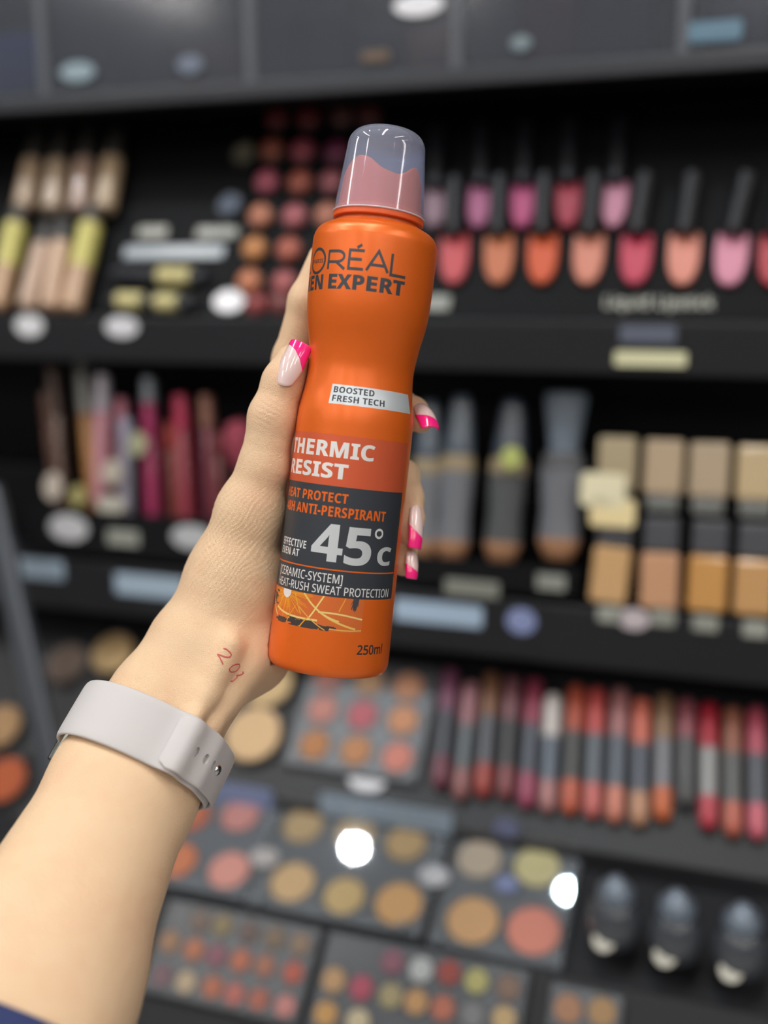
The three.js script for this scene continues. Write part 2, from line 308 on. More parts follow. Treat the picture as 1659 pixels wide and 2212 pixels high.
// ---------- pressed powders and the nine-pan palette ----------
const pan = (r, h) => lathe([[0.0001, 0], [r * 0.96, 0], [r, h * 0.4], [r * 0.97, h * 0.9], [r * 0.9, h], [0.0001, h]], 36).rotateX(Math.PI / 2);
const rim = (r) => new THREE.TorusGeometry(r * 1.03, 0.0008, 8, 40);
for (const [x, s, r, c, n] of [
  [-0.623, 0.1232, 0.024, "#b29468", "beige pressed powder behind the forearm"],
  [-0.6729, 0.1046, 0.0231, "#5a4a40", "brown pressed powder far left beside the grey bar"],
  [-0.4373, 0.1119, 0.0264, "#d2b486", "light beige pressed powder just under the can"],
  [-0.4352, 0.0561, 0.0285, "#dcb98e", "warm beige pressed powder right of the watch strap"],
  [-0.6847, -0.0296, 0.0236, "#b0542c", "orange pressed powder at the left of the grey bar"],
  [-0.7178, 0.0247, 0.0235, "#a8845c", "tan pressed powder left of the grey bar"],
  [-0.5297, 0.1063, 0.0251, "#c8a880", "beige pressed powder hidden mostly behind the wrist"]
]) {
  const g = onTier(thing('powder_compact', n, 'powder', 'pressed powders on the middle tray'), 't3', x, s, 0.0003);
  part('case', lathe([[0.0001, 0], [r * 1.08, 0], [r * 1.12, 0.002], [r * 1.12, 0.007], [r * 1.06, 0.008], [r * 1.02, 0.0058], [0.0001, 0.0058]], 40).rotateX(Math.PI / 2), plastic('#232428', 0.35), g);
  part('pan', pan(r, 0.003).translate(0, 0, 0.006), plastic(muted(c, 0.85), 0.75), g);
}
function palette(label, tier, list, mat, margin, lid) {
  const xs = list.flatMap((p) => [p[0] - p[2], p[0] + p[2]]), ss = list.flatMap((p) => [p[1] - p[2], p[1] + p[2]]);
  const x0 = Math.min(...xs) - margin, x1 = Math.max(...xs) + margin, s0 = Math.min(...ss) - margin, s1 = Math.max(...ss) + margin;
  const g = onTier(thing('makeup_palette', label, 'palette', 'makeup palettes'), tier, (x0 + x1) / 2, s0, 0.0003);
  part('tray', rbox(x1 - x0, s1 - s0, 0.008, 0.003).translate(0, (s1 - s0) / 2, 0.004), mat, g);
  for (const [x, s, r, c] of list) {
    const p = part('pan', pan(r, 0.0025), plastic(muted(c, 0.75), 0.7), g); p.position.set(x - (x0 + x1) / 2, s - s0, 0.0075);
    part('rim', rim(r).translate(0, 0, 0.0008), plastic('#4a4d52', 0.3, { metalness: 0.5 }), p);
  }
  if (lid) {
    const m = part('clear_lid', rbox(x1 - x0, s1 - s0 - 0.014, 0.0022, 0.001).translate(0, (s1 - s0 - 0.014) / 2, 0), new THREE.MeshPhysicalMaterial({ color: '#ffffff', transmission: 1, thickness: 0, roughness: 0.02, ior: 1.5 }), g);
    m.position.set(0, 0, 0.0125); m.rotation.x = lid; m.userData.label = 'clear hinged lid';
    for (const sx of [-1, 1]) part('hinge', rbox(0.004, 0.006, 0.012, 0.001).translate(sx * (x1 - x0) * 0.4, 0.004, 0.0095), plastic('#7c8288', 0.3), g);
  }
  return g;
}
palette('nine-pan rose and orange blush palette below the can base', 't3', [
  [[-0.3741, 0.1248, "#a87068"], [-0.3311, 0.1268, "#b08a6a"], [-0.2908, 0.1259, "#c08a6c"]],
  [[-0.3709, 0.0905, "#c88a80"], [-0.3295, 0.0903, "#c06a74"], [-0.2879, 0.0907, "#d09470"]],
  [[-0.3687, 0.0535, "#c08458"], [-0.3263, 0.0539, "#c48a60"], [-0.2846, 0.053, "#d88a7c"]]
].flat().map(([x, s, c]) => [x, s, 0.0148, c]), plastic('#4b4d52', 0.35), 0.008);
for (const [n, list] of [
  ["pink and orange four-pan palette showing beside the forearm", [[-0.4742, 0.0835, 0.0183, "#b86a50"], [-0.427, 0.0928, 0.0186, "#c08480"], [-0.4652, 0.0338, 0.0189, "#c87a58"], [-0.4124, 0.0334, 0.0194, "#d4948a"]]],
  ["beige six-pan powder palette under the lamp glare", [[-0.3625, 0.0935, 0.0191, "#b8a078"], [-0.311, 0.0941, 0.0184, "#baa27c"], [-0.2618, 0.0931, 0.0185, "#b89c70"], [-0.3498, 0.0335, 0.0202, "#d2b284"], [-0.2995, 0.0297, 0.0182, "#ccb07c"], [-0.2505, 0.0321, 0.0207, "#d6a870"]]],
  ["four-pan palette with a swirled pink pan", [[-0.1931, 0.0904, 0.0197, "#bcae9c"], [-0.1421, 0.0921, 0.0198, "#c8c090"], [-0.1848, 0.0298, 0.0222, "#d4a878"], [-0.1337, 0.0311, 0.0222, "#dc8c7c"]]]
]) palette(n, 't4', list, plastic('#5d6268', 0.3), 0.005, n.startsWith('pink') ? 0 : LID_TILT);
for (const [n, list] of [
  ["many-coloured eyeshadow palette nearest the forearm", [[-0.3959, 0.0844, 0.0093, "#8a7c5c"], [-0.4174, 0.084, 0.0093, "#7a6a60"], [-0.4389, 0.0626, 0.0093, "#a07c60"], [-0.4146, 0.0605, 0.0092, "#b47458"], [-0.393, 0.0596, 0.0091, "#8c5c68"], [-0.3703, 0.0598, 0.0091, "#b46c54"], [-0.3479, 0.0599, 0.009, "#a06c58"], [-0.3218, 0.0593, 0.0089, "#b05c4c"], [-0.4357, 0.0346, 0.0091, "#7c6068"], [-0.4124, 0.0342, 0.0091, "#b8a488"], [-0.3877, 0.0349, 0.009, "#b06c54"], [-0.3669, 0.0335, 0.0089, "#b46a60"], [-0.3449, 0.0338, 0.0088, "#a86454"], [-0.3209, 0.0332, 0.0088, "#c0807c"], [-0.3703, 0.0833, 0.0092, "#6a5a54"], [-0.3462, 0.0831, 0.0091, "#7c6a58"], [-0.3224, 0.0822, 0.009, "#8a7460"]]],
  ["many-coloured eyeshadow palette with a silver white pan", [[-0.286, 0.0604, 0.01, "#c09a70"], [-0.2617, 0.059, 0.0099, "#b45468"], [-0.2363, 0.0579, 0.0098, "#a89a74"], [-0.215, 0.0575, 0.0097, "#c09464"], [-0.1927, 0.0574, 0.0096, "#b46c58"], [-0.2856, 0.0342, 0.0098, "#cc9c60"], [-0.258, 0.0342, 0.0097, "#d0c0a0"], [-0.2409, 0.0835, 0.0099, "#8c5c6c"], [-0.2163, 0.082, 0.0098, "#b8bcbc"], [-0.1933, 0.0843, 0.0098, "#984640"], [-0.1702, 0.0823, 0.0097, "#aca66c"], [-0.1445, 0.0824, 0.0096, "#7c6458"], [-0.169, 0.057, 0.0095, "#78787c"], [-0.1438, 0.0594, 0.0094, "#b89c70"]]],
  ["brown eyeshadow palette below the jars", [[-0.0965, 0.076, 0.0108, "#a4785c"], [-0.0708, 0.0788, 0.0107, "#a8845c"]]]
]) palette(n, 't5', list, plastic('#3f4247', 0.35), 0.005);
// ---------- double-ended lip crayons ----------
for (const [i, [x, s, len, spin, c1, c2, c3, n]] of [
  [-0.2389, 0.0292, 0.1216, 0.1126, "#86506a", "#44464e", "#7e3e50", "mauve"],
  [-0.2184, 0.0222, 0.1151, 0.0977, "#a8747c", "#5a6064", "#a06868", "dusty pink"],
  [-0.1987, 0.0274, 0.1239, 0.1012, "#8a6048", "#55565c", "#b04840", "tan and coral"],
  [-0.1783, 0.0286, 0.1207, 0.1049, "#84555c", "#3c3c3e", "#904c50", "mauve brown"],
  [-0.1583, 0.0239, 0.1258, 0.0887, "#9c4058", "#4a4e58", "#a84868", "plum"],
  [-0.1391, 0.023, 0.1125, 0.0968, "#d6ceca", "#5c6470", "#b88080", "white-capped"],
  [-0.1196, 0.0242, 0.1238, 0.082, "#b85640", "#464646", "#cc6448", "burnt orange"],
  [-0.1001, 0.0239, 0.1234, 0.0866, "#c85452", "#5a6068", "#d4706c", "coral red"],
  [-0.0808, 0.0229, 0.1271, 0.0688, "#b07878", "#585e68", "#dc8872", "rosy nude"],
  [-0.0601, 0.0232, 0.1186, 0.0779, "#d87460", "#50545e", "#cc9878", "salmon"],
  [-0.0412, 0.0306, 0.118, 0.0741, "#98785c", "#74747a", "#d87040", "khaki and orange"],
  [-0.0229, 0.0449, 0.102, 0.0692, "#9c5660", "#505052", "#505052", "rose with a grey end"],
  [-0.0034, 0.0293, 0.116, 0.0593, "#b42238", "#8c8c8c", "#c84050", "crimson"],
  [0.0165, 0.0266, 0.1173, 0.0552, "#a06450", "#585858", "#cc6c58", "brown"],
  [0.0359, 0.0273, 0.1193, 0.0509, "#c05468", "#50525a", "#d8687a", "raspberry pink"]
].entries()) {
  const g = onTier(thing('lip_crayon', `${n} double-ended lip crayon in the crayon row`, 'lip crayon', 'lip crayons in a row'), 't3', x, s, 0.0086, spin), r = 0.0080, a = len * 0.24, b = len * 0.62;
  part('tip', lathe([[0.0001, 0], [r * 0.6, 0.001], [r * 0.9, 0.006], [r, 0.012], [r, a]]), plastic(muted(c3, 0.72), 0.35), g);
  part('barrel', lathe([[r, a], [r * 0.97, a + 0.0008], [r * 0.97, b - 0.0008], [r, b]]), plastic(c2, 0.35, { metalness: 0.15 }), g);
  part('cap', lathe([[r, b], [r, len - 0.006], [r * 0.9, len - 0.002], [r * 0.6, len], [0.0001, len]]), plastic(muted(c1, 0.75), 0.35), g);
}
// ---------- dark glass powder jars ----------
for (const [x, s, n] of [
  [-0.0685, 0.0556, "jar nearest the swirled pink palette"],
  [-0.022, 0.0527, "middle jar of the three"],
  [0.0262, 0.0507, "jar nearest the right edge"]
]) {
  const g = onTier(thing('powder_jar', `dark glass powder jar with silver lid, ${n}`, 'jar', 'dark powder jars'), 't4', x, s - 0.03, 0.0003); g.rotateX(0.35);
  part('jar', lathe([[0.0001, 0], [0.016, 0], [0.020, 0.004], [0.0215, 0.016], [0.019, 0.030], [0.013, 0.036]]).rotateX(0.9).translate(0, 0.012, 0.016), plastic('#3c4046', 0.22, { clearcoat: 0.6 }), g);
  part('lid', lathe([[0.0135, 0.036], [0.0145, 0.038], [0.0145, 0.046], [0.010, 0.050], [0.006, 0.056], [0.0001, 0.058]]).rotateX(0.9).translate(0, 0.012, 0.016), plastic('#6f7986', 0.4, { metalness: 0.4 }), g);
  part('sticker', new THREE.CylinderGeometry(0.0085, 0.0085, 0.0008, 24).rotateX(Math.PI / 2).translate(-0.006, 0.004, 0.0365), plastic('#b9b6aa', 0.6), g);
}
// ---------- tags, plates, painted rail reflections and lettering ----------
for (const [tier, x, s, w, h, c, kind, label] of [
  ["t0", -0.2871, 0.0576, 0.044, 0.0176, "#e6e6ec", "oval", "white oval tag at the top edge above the can"],
  ["t0", -0.6317, 0.0238, 0.0377, 0.0171, "#8fa2ac", "oval", "pale blue tag on the clear front at far left"],
  ["t0", -0.5096, 0.0231, 0.026, 0.0156, "#6c7688", "oval", "grey blue tag on the clear front left of the can"],
  ["t0", -0.1968, 0.021, 0.0172, 0.0117, "#78868e", "oval", "small pale tag on the clear front right of the can"],
  ["t0", -0.04, 0.0195, 0.0406, 0.0148, "#5f7f94", "plate", "wide teal label on the clear front at the right"],
  ["t0", -0.3265, 0.0189, 0.0245, 0.0082, "#6a5648", "plate", "brown label on the clear front above the cap"],
  ["lip1", -0.6882, 0.0346, 0.0328, 0.0216, "#dcdce0", "oval", "white oval price tag under the concealers at far left"],
  ["lip1", -0.5807, 0.0345, 0.0363, 0.02, "#d8d8de", "oval", "white oval price tag below the lower concealer row"],
  ["t1", -0.4753, 0.0169, 0.0331, 0.0233, "#dadae0", "oval", "white oval price tag left of the lipstick testers"],
  ["t1", -0.5771, 0.0932, 0.0328, 0.0113, "#7d8078", "plate", "small grey name plate left above the pencils"],
  ["t1", -0.5042, 0.0914, 0.0441, 0.011, "#7a7d76", "plate", "grey name plate beside the lipstick testers"],
  ["t1", -0.5482, 0.0704, 0.1111, 0.013, "#8f9aa4", "plate", "long pale name plate above the eye pencils"],
  ["t1", -0.2672, 0.0161, 0.0235, 0.0142, "#84867e", "plate", "small grey name plate just right of the can"],
  ["lip1", -0.0752, 0.0142, 0.0581, 0.0116, "#d8d6b0", "plate", "yellowish white shelf label at the right of the upper ledge"],
  ["lip1", -0.0781, 0.0344, 0.0455, 0.0139, "#5c6272", "plate", "dull blue plate painted as a reflection below the lettering"],  // bluish reflection on the ledge, painted as a flat plate
  ["lip2", -0.6495, 0.0856, 0.0459, 0.0277, "#bcbcc0", "oval", "white oval price tag below the brown glosses"],
  ["lip2", -0.5852, 0.0778, 0.0357, 0.0197, "#94968e", "plate", "grey card price tag below the pink glosses"],
  ["lip2", -0.5074, 0.0866, 0.044, 0.0238, "#b4b6ba", "oval", "white oval price tag below the red glosses"],
  ["lip2", -0.6881, 0.0388, 0.0585, 0.0205, "#8fa0b0", "plate", "shelf strip with its reflection painted pale blue, far left"],  // the blue is the glossy rail's reflection put into the strip colour
  ["lip2", -0.5572, 0.0316, 0.0799, 0.0216, "#9db0c2", "plate", "shelf strip with its reflection painted pale blue, left of the hand"],  // rail reflection painted into this strip's blue
  ["lip2", -0.2538, 0.0335, 0.084, 0.0197, "#a3b9d0", "plate", "shelf strip with its reflection painted pale blue, right of the can"],  // strip coloured for the bluish light mirrored in the rail
  ["lip2", -0.1757, 0.0339, 0.0268, 0.0234, "#8490bc", "oval", "round blue disc painted as a rail reflection under the foundation tubes"],  // round bluish reflection on the rail, painted as a disc
  ["lip2", -0.2221, 0.0604, 0.0498, 0.0144, "#82847c", "plate", "wide grey card under the foundation tubes"],
  ["lip2", -0.1501, 0.0726, 0.0255, 0.014, "#8a8c86", "plate", "small grey card under the widest foundation tube"],
  ["lip2", -0.0975, 0.0483, 0.0211, 0.0138, "#9a9c94", "plate", "grey card under the cream foundation bottle"],
  ["lip2", -0.0771, 0.0457, 0.0266, 0.0186, "#c2b6bc", "oval", "pinkish white oval tag between cream and rosy bottles"],
  ["lip2", -0.0526, 0.0494, 0.02, 0.0136, "#8e9088", "plate", "grey card under the rosy beige bottle"],
  ["lip2", -0.0172, 0.0481, 0.0206, 0.0134, "#92948c", "plate", "grey card under the golden foundation bottle"],
  ["lip2", 0.0233, 0.0474, 0.0203, 0.014, "#9c9e96", "plate", "grey card under the honey foundation bottle"],
  ["t3", -0.3107, 0.0278, 0.0348, 0.0174, "#b4b2b8", "oval", "white oval tag under the nine-pan palette"],
  ["lip3", -0.4321, 0.0194, 0.0668, 0.0196, "#6f7ca0", "plate", "shelf strip with its glare painted blue, right of the watch"],  // light blue glare on the ledge rail, painted as strip colour
  ["lip3", -0.2856, 0.0246, 0.1275, 0.0212, "#8494a4", "plate", "long shelf strip with its reflection painted pale blue, below the nine-pan palette"],  // long rail reflection painted into the strip's pale blue
  ["lip3", -0.1725, 0.0294, 0.0237, 0.018, "#5c6484", "oval", "round dull blue disc below the crayons"],  // flat blue disc on the ledge
  ["t4", -0.3832, 0.05, 0.0271, 0.0195, "#a8a4a4", "oval", "greyish oval tag between pink and beige palettes"],
  ["t4", -0.2267, 0.0626, 0.0268, 0.0203, "#aeb0b6", "oval", "grey white oval tag right of the beige palette"],
  ["t4", -0.1633, 0.0672, 0.0199, 0.016, "#7480a8", "oval", "blue round disc between the pans of the swirled palette"],  // flat blue disc above the palette
  ["t2", -0.6736, 0.0722, 0.0217, 0.0286, "#b0a498", "oval", "cream sticker on the brown glosses"],
  ["t2", -0.6428, 0.0643, 0.0176, 0.0215, "#98905c", "oval", "yellowish sticker on the caramel gloss"],
  ["t2", -0.6043, 0.0908, 0.0212, 0.0251, "#aca294", "oval", "cream sticker on the pink glosses"],
  ["t2", -0.5762, 0.1211, 0.0192, 0.0239, "#989878", "oval", "pale green sticker on a clear gloss"],
  ["t2", -0.6031, 0.057, 0.0309, 0.0193, "#a8a498", "oval", "low pale sticker in front of the lavender gloss"],
  ["t2", -0.1932, 0.1263, 0.0179, 0.0196, "#a8b060", "oval", "lime sticker on a foundation tube"],
  ["t2", -0.1103, 0.1022, 0.0382, 0.0291, "#d8d0b0", "plate", "cream tester sticker in front of the greenish bottle"],
  ["t2", -0.1008, 0.0828, 0.0381, 0.024, "#dcc998", "plate", "pale yellow tester sticker above the cream bottle"]
]) {
  const g = onTier(thing(kind === 'oval' ? 'tag_or_sheen_disc' : 'label_or_sheen_plate', label, kind === 'oval' ? 'price tag' : 'label', 'tags and labels on the stand'), tier, x, s, tier === 't2' ? 0.026 : tier === 't4' ? 0.0125 : tier === 't0' ? 0.0012 : 0.0008);  // blue pieces on the lips paint rail reflections
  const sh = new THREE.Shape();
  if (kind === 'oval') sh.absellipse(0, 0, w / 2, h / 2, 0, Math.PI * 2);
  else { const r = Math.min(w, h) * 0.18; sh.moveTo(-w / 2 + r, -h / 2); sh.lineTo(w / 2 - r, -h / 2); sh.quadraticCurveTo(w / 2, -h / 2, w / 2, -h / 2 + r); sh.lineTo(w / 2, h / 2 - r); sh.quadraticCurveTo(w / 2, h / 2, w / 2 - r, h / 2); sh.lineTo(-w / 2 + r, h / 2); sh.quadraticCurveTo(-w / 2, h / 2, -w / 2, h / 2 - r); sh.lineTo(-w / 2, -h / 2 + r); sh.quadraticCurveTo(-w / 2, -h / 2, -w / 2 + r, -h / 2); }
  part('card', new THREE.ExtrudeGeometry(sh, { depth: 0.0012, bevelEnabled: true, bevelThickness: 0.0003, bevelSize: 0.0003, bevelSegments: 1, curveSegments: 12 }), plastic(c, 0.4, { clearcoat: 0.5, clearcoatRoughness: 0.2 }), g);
  if (tier === 't2' || tier === 't4') part('clip', rbox(0.004, 0.004, tier === 't2' ? 0.020 : 0.010, 0.001).translate(0, 0, tier === 't2' ? -0.010 : -0.005), plastic('#2a2b2e', 0.4), g);
}
{
  const font = await new FontLoader().loadAsync('fonts/droid/droid_sans_regular.typeface.json'), L = { x: -0.1191, s: 0.0126, width: 0.0901 };
  const tg = new TextGeometry('Liquid Lipstick', { font, size: 0.0115, depth: 0.0008, curveSegments: 4 }); tg.computeBoundingBox();
  const k = L.width / (tg.boundingBox.max.x - tg.boundingBox.min.x); tg.scale(k, 1, 1);
  const g = onTier(thing('shelf_lettering', 'pale raised lettering under the lower swatch row', 'lettering'), 't1', L.x, L.s, 0.0004);
  part('letters', tg, plastic('#c9cabf', 0.5), g).userData.kind = 'stuff';
}

// ---------- the spray can ----------
const HOLD = new THREE.Vector3(-0.16587, 1.25612, -0.41440);                       // centre of the can's base
const CAN_TURN = new THREE.Quaternion().setFromRotationMatrix(new THREE.Matrix4().makeBasis(new THREE.Vector3(0.93713, -0.11898, -0.32806), new THREE.Vector3(0.06075, 0.98135, -0.18236), new THREE.Vector3(0.34364, 0.15097, 0.92689)));
const ARM_TURN = new THREE.Quaternion().setFromRotationMatrix(new THREE.Matrix4().makeBasis(new THREE.Vector3(0.94777, 0.00000, -0.31896), new THREE.Vector3(-0.06632, 0.97815, -0.19705), new THREE.Vector3(0.31199, 0.20791, 0.92706)));
const CAN_PROFILE = [[0.0000, 0.0249], [0.0025, 0.0263], [0.0077, 0.0266], [0.0284, 0.0262], [0.0489, 0.0259], [0.0796, 0.0256], [0.1020, 0.0254], [0.1091, 0.0252], [0.1142, 0.0246], [0.1202, 0.0236], [0.1263, 0.0230], [0.1313, 0.0229], [0.1373, 0.0235], [0.1424, 0.0243], [0.1474, 0.0253], [0.1524, 0.0261], [0.1584, 0.0266], [0.1704, 0.0269], [0.1824, 0.0269], [0.1854, 0.0266], [0.1879, 0.0256], [0.1897, 0.0238], [0.1909, 0.0216], [0.1919, 0.0196]];                                 // [height, radius]
const CAN_H = CAN_PROFILE[CAN_PROFILE.length - 1][0];
const profileCurve = (pts, n) => {
  const c = new THREE.SplineCurve(pts.map(([t, r]) => new THREE.Vector2(r, t)));
  return c.getPoints(n);
};
function revolve(points, seg = 128, vOf = null) {                // points: Vector2(radius, height); u runs with the angle from the back, the front at 0.5
  const pos = [], uv = [], idx = [], n = points.length;
  const hs = points.map((p) => p.y), top = Math.max(...hs), low = Math.min(...hs);
  for (let j = 0; j <= seg; j++) {
    const a = (j / seg - 0.5) * 2 * Math.PI;
    for (let i = 0; i < n; i++) {
      pos.push(points[i].x * Math.sin(a), points[i].y, points[i].x * Math.cos(a));
      uv.push(j / seg, vOf ? vOf(points[i].y) : (points[i].y - low) / (top - low || 1));
    }
  }
  for (let j = 0; j < seg; j++) for (let i = 0; i < n - 1; i++) {
    const a = j * n + i, b = a + n;
    idx.push(a, b, a + 1, b, b + 1, a + 1);
  }
  const g = new THREE.BufferGeometry();
  g.setAttribute('position', new THREE.Float32BufferAttribute(pos, 3));
  g.setAttribute('uv', new THREE.Float32BufferAttribute(uv, 2));
  g.setIndex(idx);
  g.computeVertexNormals();
  const nm = g.attributes.normal;                                // one normal across the seam
  for (let i = 0; i < n; i++) {
    const v = new THREE.Vector3().fromBufferAttribute(nm, i).add(new THREE.Vector3().fromBufferAttribute(nm, seg * n + i)).normalize();
    nm.setXYZ(i, v.x, v.y, v.z); nm.setXYZ(seg * n + i, v.x, v.y, v.z);
  }
  return g;
}
function canPrint() {
  const S = 2048, c = document.createElement('canvas'); c.width = S; c.height = S;
  const g = c.getContext('2d');
  const X = (deg) => (deg / 360 + 0.5) * S, Y = (mm) => (1 - mm / 1000 / CAN_H) * S;
  g.fillStyle = '#e7691b'; g.fillRect(0, 0, S, S);
  const rect = (a, b, lo, hi, col) => { g.fillStyle = col; g.fillRect(X(a), Y(hi), X(b) - X(a), Y(lo) - Y(hi)); };
  // words are set between two angles and from a baseline to a cap height
  const fit = (s, a, b, base, cap, col, font = 'bold', stretchStroke = 0, box = false) => {
    g.save();
    g.font = `${font} 200px sans-serif`; g.textBaseline = 'alphabetic'; g.fillStyle = col; g.strokeStyle = col;
    const m = g.measureText(s), w = m.actualBoundingBoxRight + m.actualBoundingBoxLeft, h = box ? m.actualBoundingBoxAscent : 200 * 0.714;
    g.translate(X(a), Y(base));
    g.scale((X(b) - X(a)) / w, (Y(base) - Y(cap)) / h);
    g.translate(m.actualBoundingBoxLeft, 0);
    g.fillText(s, 0, 0);
    if (stretchStroke) { g.lineWidth = stretchStroke; g.lineJoin = 'miter'; g.strokeText(s, 0, 0); }
    g.restore();
  };
  const line = (pts, w, col) => { g.strokeStyle = col; g.lineWidth = w; g.lineCap = 'butt'; g.lineJoin = 'miter'; g.beginPath(); pts.forEach(([a, t], i) => (i ? g.lineTo(X(a), Y(t)) : g.moveTo(X(a), Y(t)))); g.stroke(); };
  const ink = '#3c4048';
  // the thin upper word
  const sw = 13;
  line([[-91, 176.9], [-91, 168.3], [-75.5, 168.3]], sw, ink);
  line([[-76.6, 176.9], [-77.6, 173.6]], sw, ink);
  g.strokeStyle = ink; g.lineWidth = sw; g.beginPath(); g.ellipse(X(-59.8), Y(172.4), X(-48.3) - X(-59.8), (Y(167.4) - Y(177.4)) / 2, 0, 0, 7); g.stroke();
  fit('PARIS', -69.5, -50.6, 171.5, 173.2, ink, 'bold');
  line([[-43.4, 168.6], [-43.4, 176.3]], sw, ink);
  g.beginPath(); g.moveTo(X(-44), Y(176.0)); g.lineTo(X(-34), Y(176.0)); g.bezierCurveTo(X(-24.5), Y(176.0), X(-24.5), Y(171.6), X(-34), Y(171.6)); g.lineTo(X(-43.4), Y(171.6)); g.stroke();
  line([[-34.5, 171.6], [-25.6, 168.6]], sw, ink);
  line([[-8.6, 176.5], [-21.8, 176.5], [-21.8, 169.0], [-8.4, 169.0]], sw, ink); line([[-21.8, 172.9], [-10.4, 172.9]], sw, ink); line([[-15.4, 177.6], [-11.4, 178.9]], sw, ink);
  line([[-5.6, 168.8], [3.8, 177.0], [13.4, 168.8]], sw, ink); line([[-1.8, 171.3], [9.6, 171.3]], sw, ink);
  line([[16.2, 176.9], [16.2, 168.3], [30.6, 168.3]], sw, ink);
  fit('EXPERT', -40.8, 30.6, 160.7, 166.5, ink, 'bold', 7);
  fit('EN', -71.4, -48.6, 160.5, 166.4, ink, 'bold', 7);
  fit('M', -95, -74.6, 160.5, 166.4, ink, 'bold', 7);
  // silver box
  g.fillStyle = '#ccd2d8'; g.beginPath(); g.moveTo(X(-28.5), Y(121.9)); g.lineTo(X(64.3), Y(121.6)); g.lineTo(X(68.6), Y(113.6)); g.lineTo(X(-28.9), Y(113.7)); g.fill();
  fit('BOOSTED', -25.8, 16.2, 118.4, 120.9, '#3d4046', 'bold', 2);
  fit('FRESH TECH', -25.8, 27.6, 114.8, 117.3, '#3d4046', 'bold', 2);
  // coral panel and its words
  rect(-112, 68, 79.8, 101, '#d9603c');
  fit('THERMIC', -79, 21.8, 91.8, 98.0, '#eceae8', 'bold', 6);
  fit('RESIST', -78.5, -1.6, 83.0, 89.0, '#eceae8', 'bold', 6);
  rect(-112, 67.3, 34.0, 79.8, '#3e4249');
  fit('HEAT PROTECT', -77, 1.8, 73.1, 77.1, '#ef6a1a', 'bold', 3);
  fit('48H ANTI-PERSPIRANT', -75.5, 42, 67.2, 71.3, '#ef6a1a', 'bold', 3);
  fit('4', -28.0, 1.6, 48.6, 64.0, '#d3d7da', 'bold', 3, true);
  fit('5', 4.2, 29.4, 48.3, 63.6, '#d3d7da', 'bold', 4, true);
  g.strokeStyle = '#e4e6e8'; g.lineWidth = 11; g.beginPath(); g.ellipse(X(36.6), Y(61.9), X(40.6) - X(36.6), Y(60.2) - Y(61.9), 0, 0, 7); g.stroke();
  fit('C', 37.6, 55.8, 48.6, 56.0, '#d3d7da', 'bold', 6);
  fit('EFFECTIVE', -72, -34.2, 52.3, 55.5, '#eceae8', 'bold', 0);
  fit('EVEN AT', -73, -41.6, 48.5, 51.6, '#eceae8', 'bold', 0);
  rect(-112, 66, 44.9, 45.5, '#ef6a1a');
  fit('[CERAMIC-SYSTEM]', -71, 5.0, 39.7, 43.4, '#eceae8', '', 2);
  fit('HEAT-RUSH SWEAT PROTECTION', -71, 58.9, 35.0, 38.4, '#eceae8', '', 2);
  // the picture of sparks below the panel
  g.save(); g.beginPath(); g.rect(X(-104), Y(34), X(28.4) - X(-104), Y(19.6) - Y(34)); g.clip();
  g.fillStyle = '#e27337'; g.fillRect(X(-104), Y(34), X(28.4) - X(-104), Y(19.6) - Y(34));
  const rnd = seeded(7);
  for (let i = 0; i < 220; i++) {                                 // rays of the printed flash
    const a = rnd() * 6.3, r0 = 4 + rnd() * 4, r1 = r0 + 4 + rnd() * 22;
    g.strokeStyle = ['#f5a623', '#f0861d', '#f7c244', '#ef8f2f'][i % 4]; g.globalAlpha = 0.55; g.lineWidth = 1.5 + rnd() * 4;
    g.beginPath(); g.moveTo(X(-51 + r0 * Math.cos(a)), Y(33 + r0 * 0.4 * Math.sin(a))); g.lineTo(X(-51 + r1 * Math.cos(a)), Y(33 + r1 * 0.4 * Math.sin(a))); g.stroke();
  }
  g.globalAlpha = 1;
  g.fillStyle = '#4a423f';
  for (const [a0, a1, t0, t1] of [[-66, -30, 20.2, 22.2], [-48, -8, 20.0, 23.6], [-36, -2, 19.6, 21.9], [-90, -70, 26, 33]]) for (let i = 0; i < 26; i++) {
    const a = a0 + (a1 - a0) * rnd(), t = t0 + (t1 - t0) * rnd(); g.fillRect(X(a), Y(t), X(a + 7) - X(a), 4 + rnd() * 9);
  }
  for (let i = 0; i < 40; i++) { g.strokeStyle = '#4a4a50'; g.lineWidth = 2.5; const a = 17 + rnd() * 6; g.beginPath(); g.moveTo(X(a), Y(34)); g.lineTo(X(a - 3 + rnd() * 3), Y(30.6 - rnd() * 2.4 + Math.abs(a - 21) * 0.3)); g.stroke(); }
  const arc = (p, w, col) => { g.strokeStyle = col; g.lineWidth = w; g.beginPath(); g.moveTo(X(p[0]), Y(p[1])); g.bezierCurveTo(X(p[2]), Y(p[3]), X(p[4]), Y(p[5]), X(p[6]), Y(p[7])); g.stroke(); };
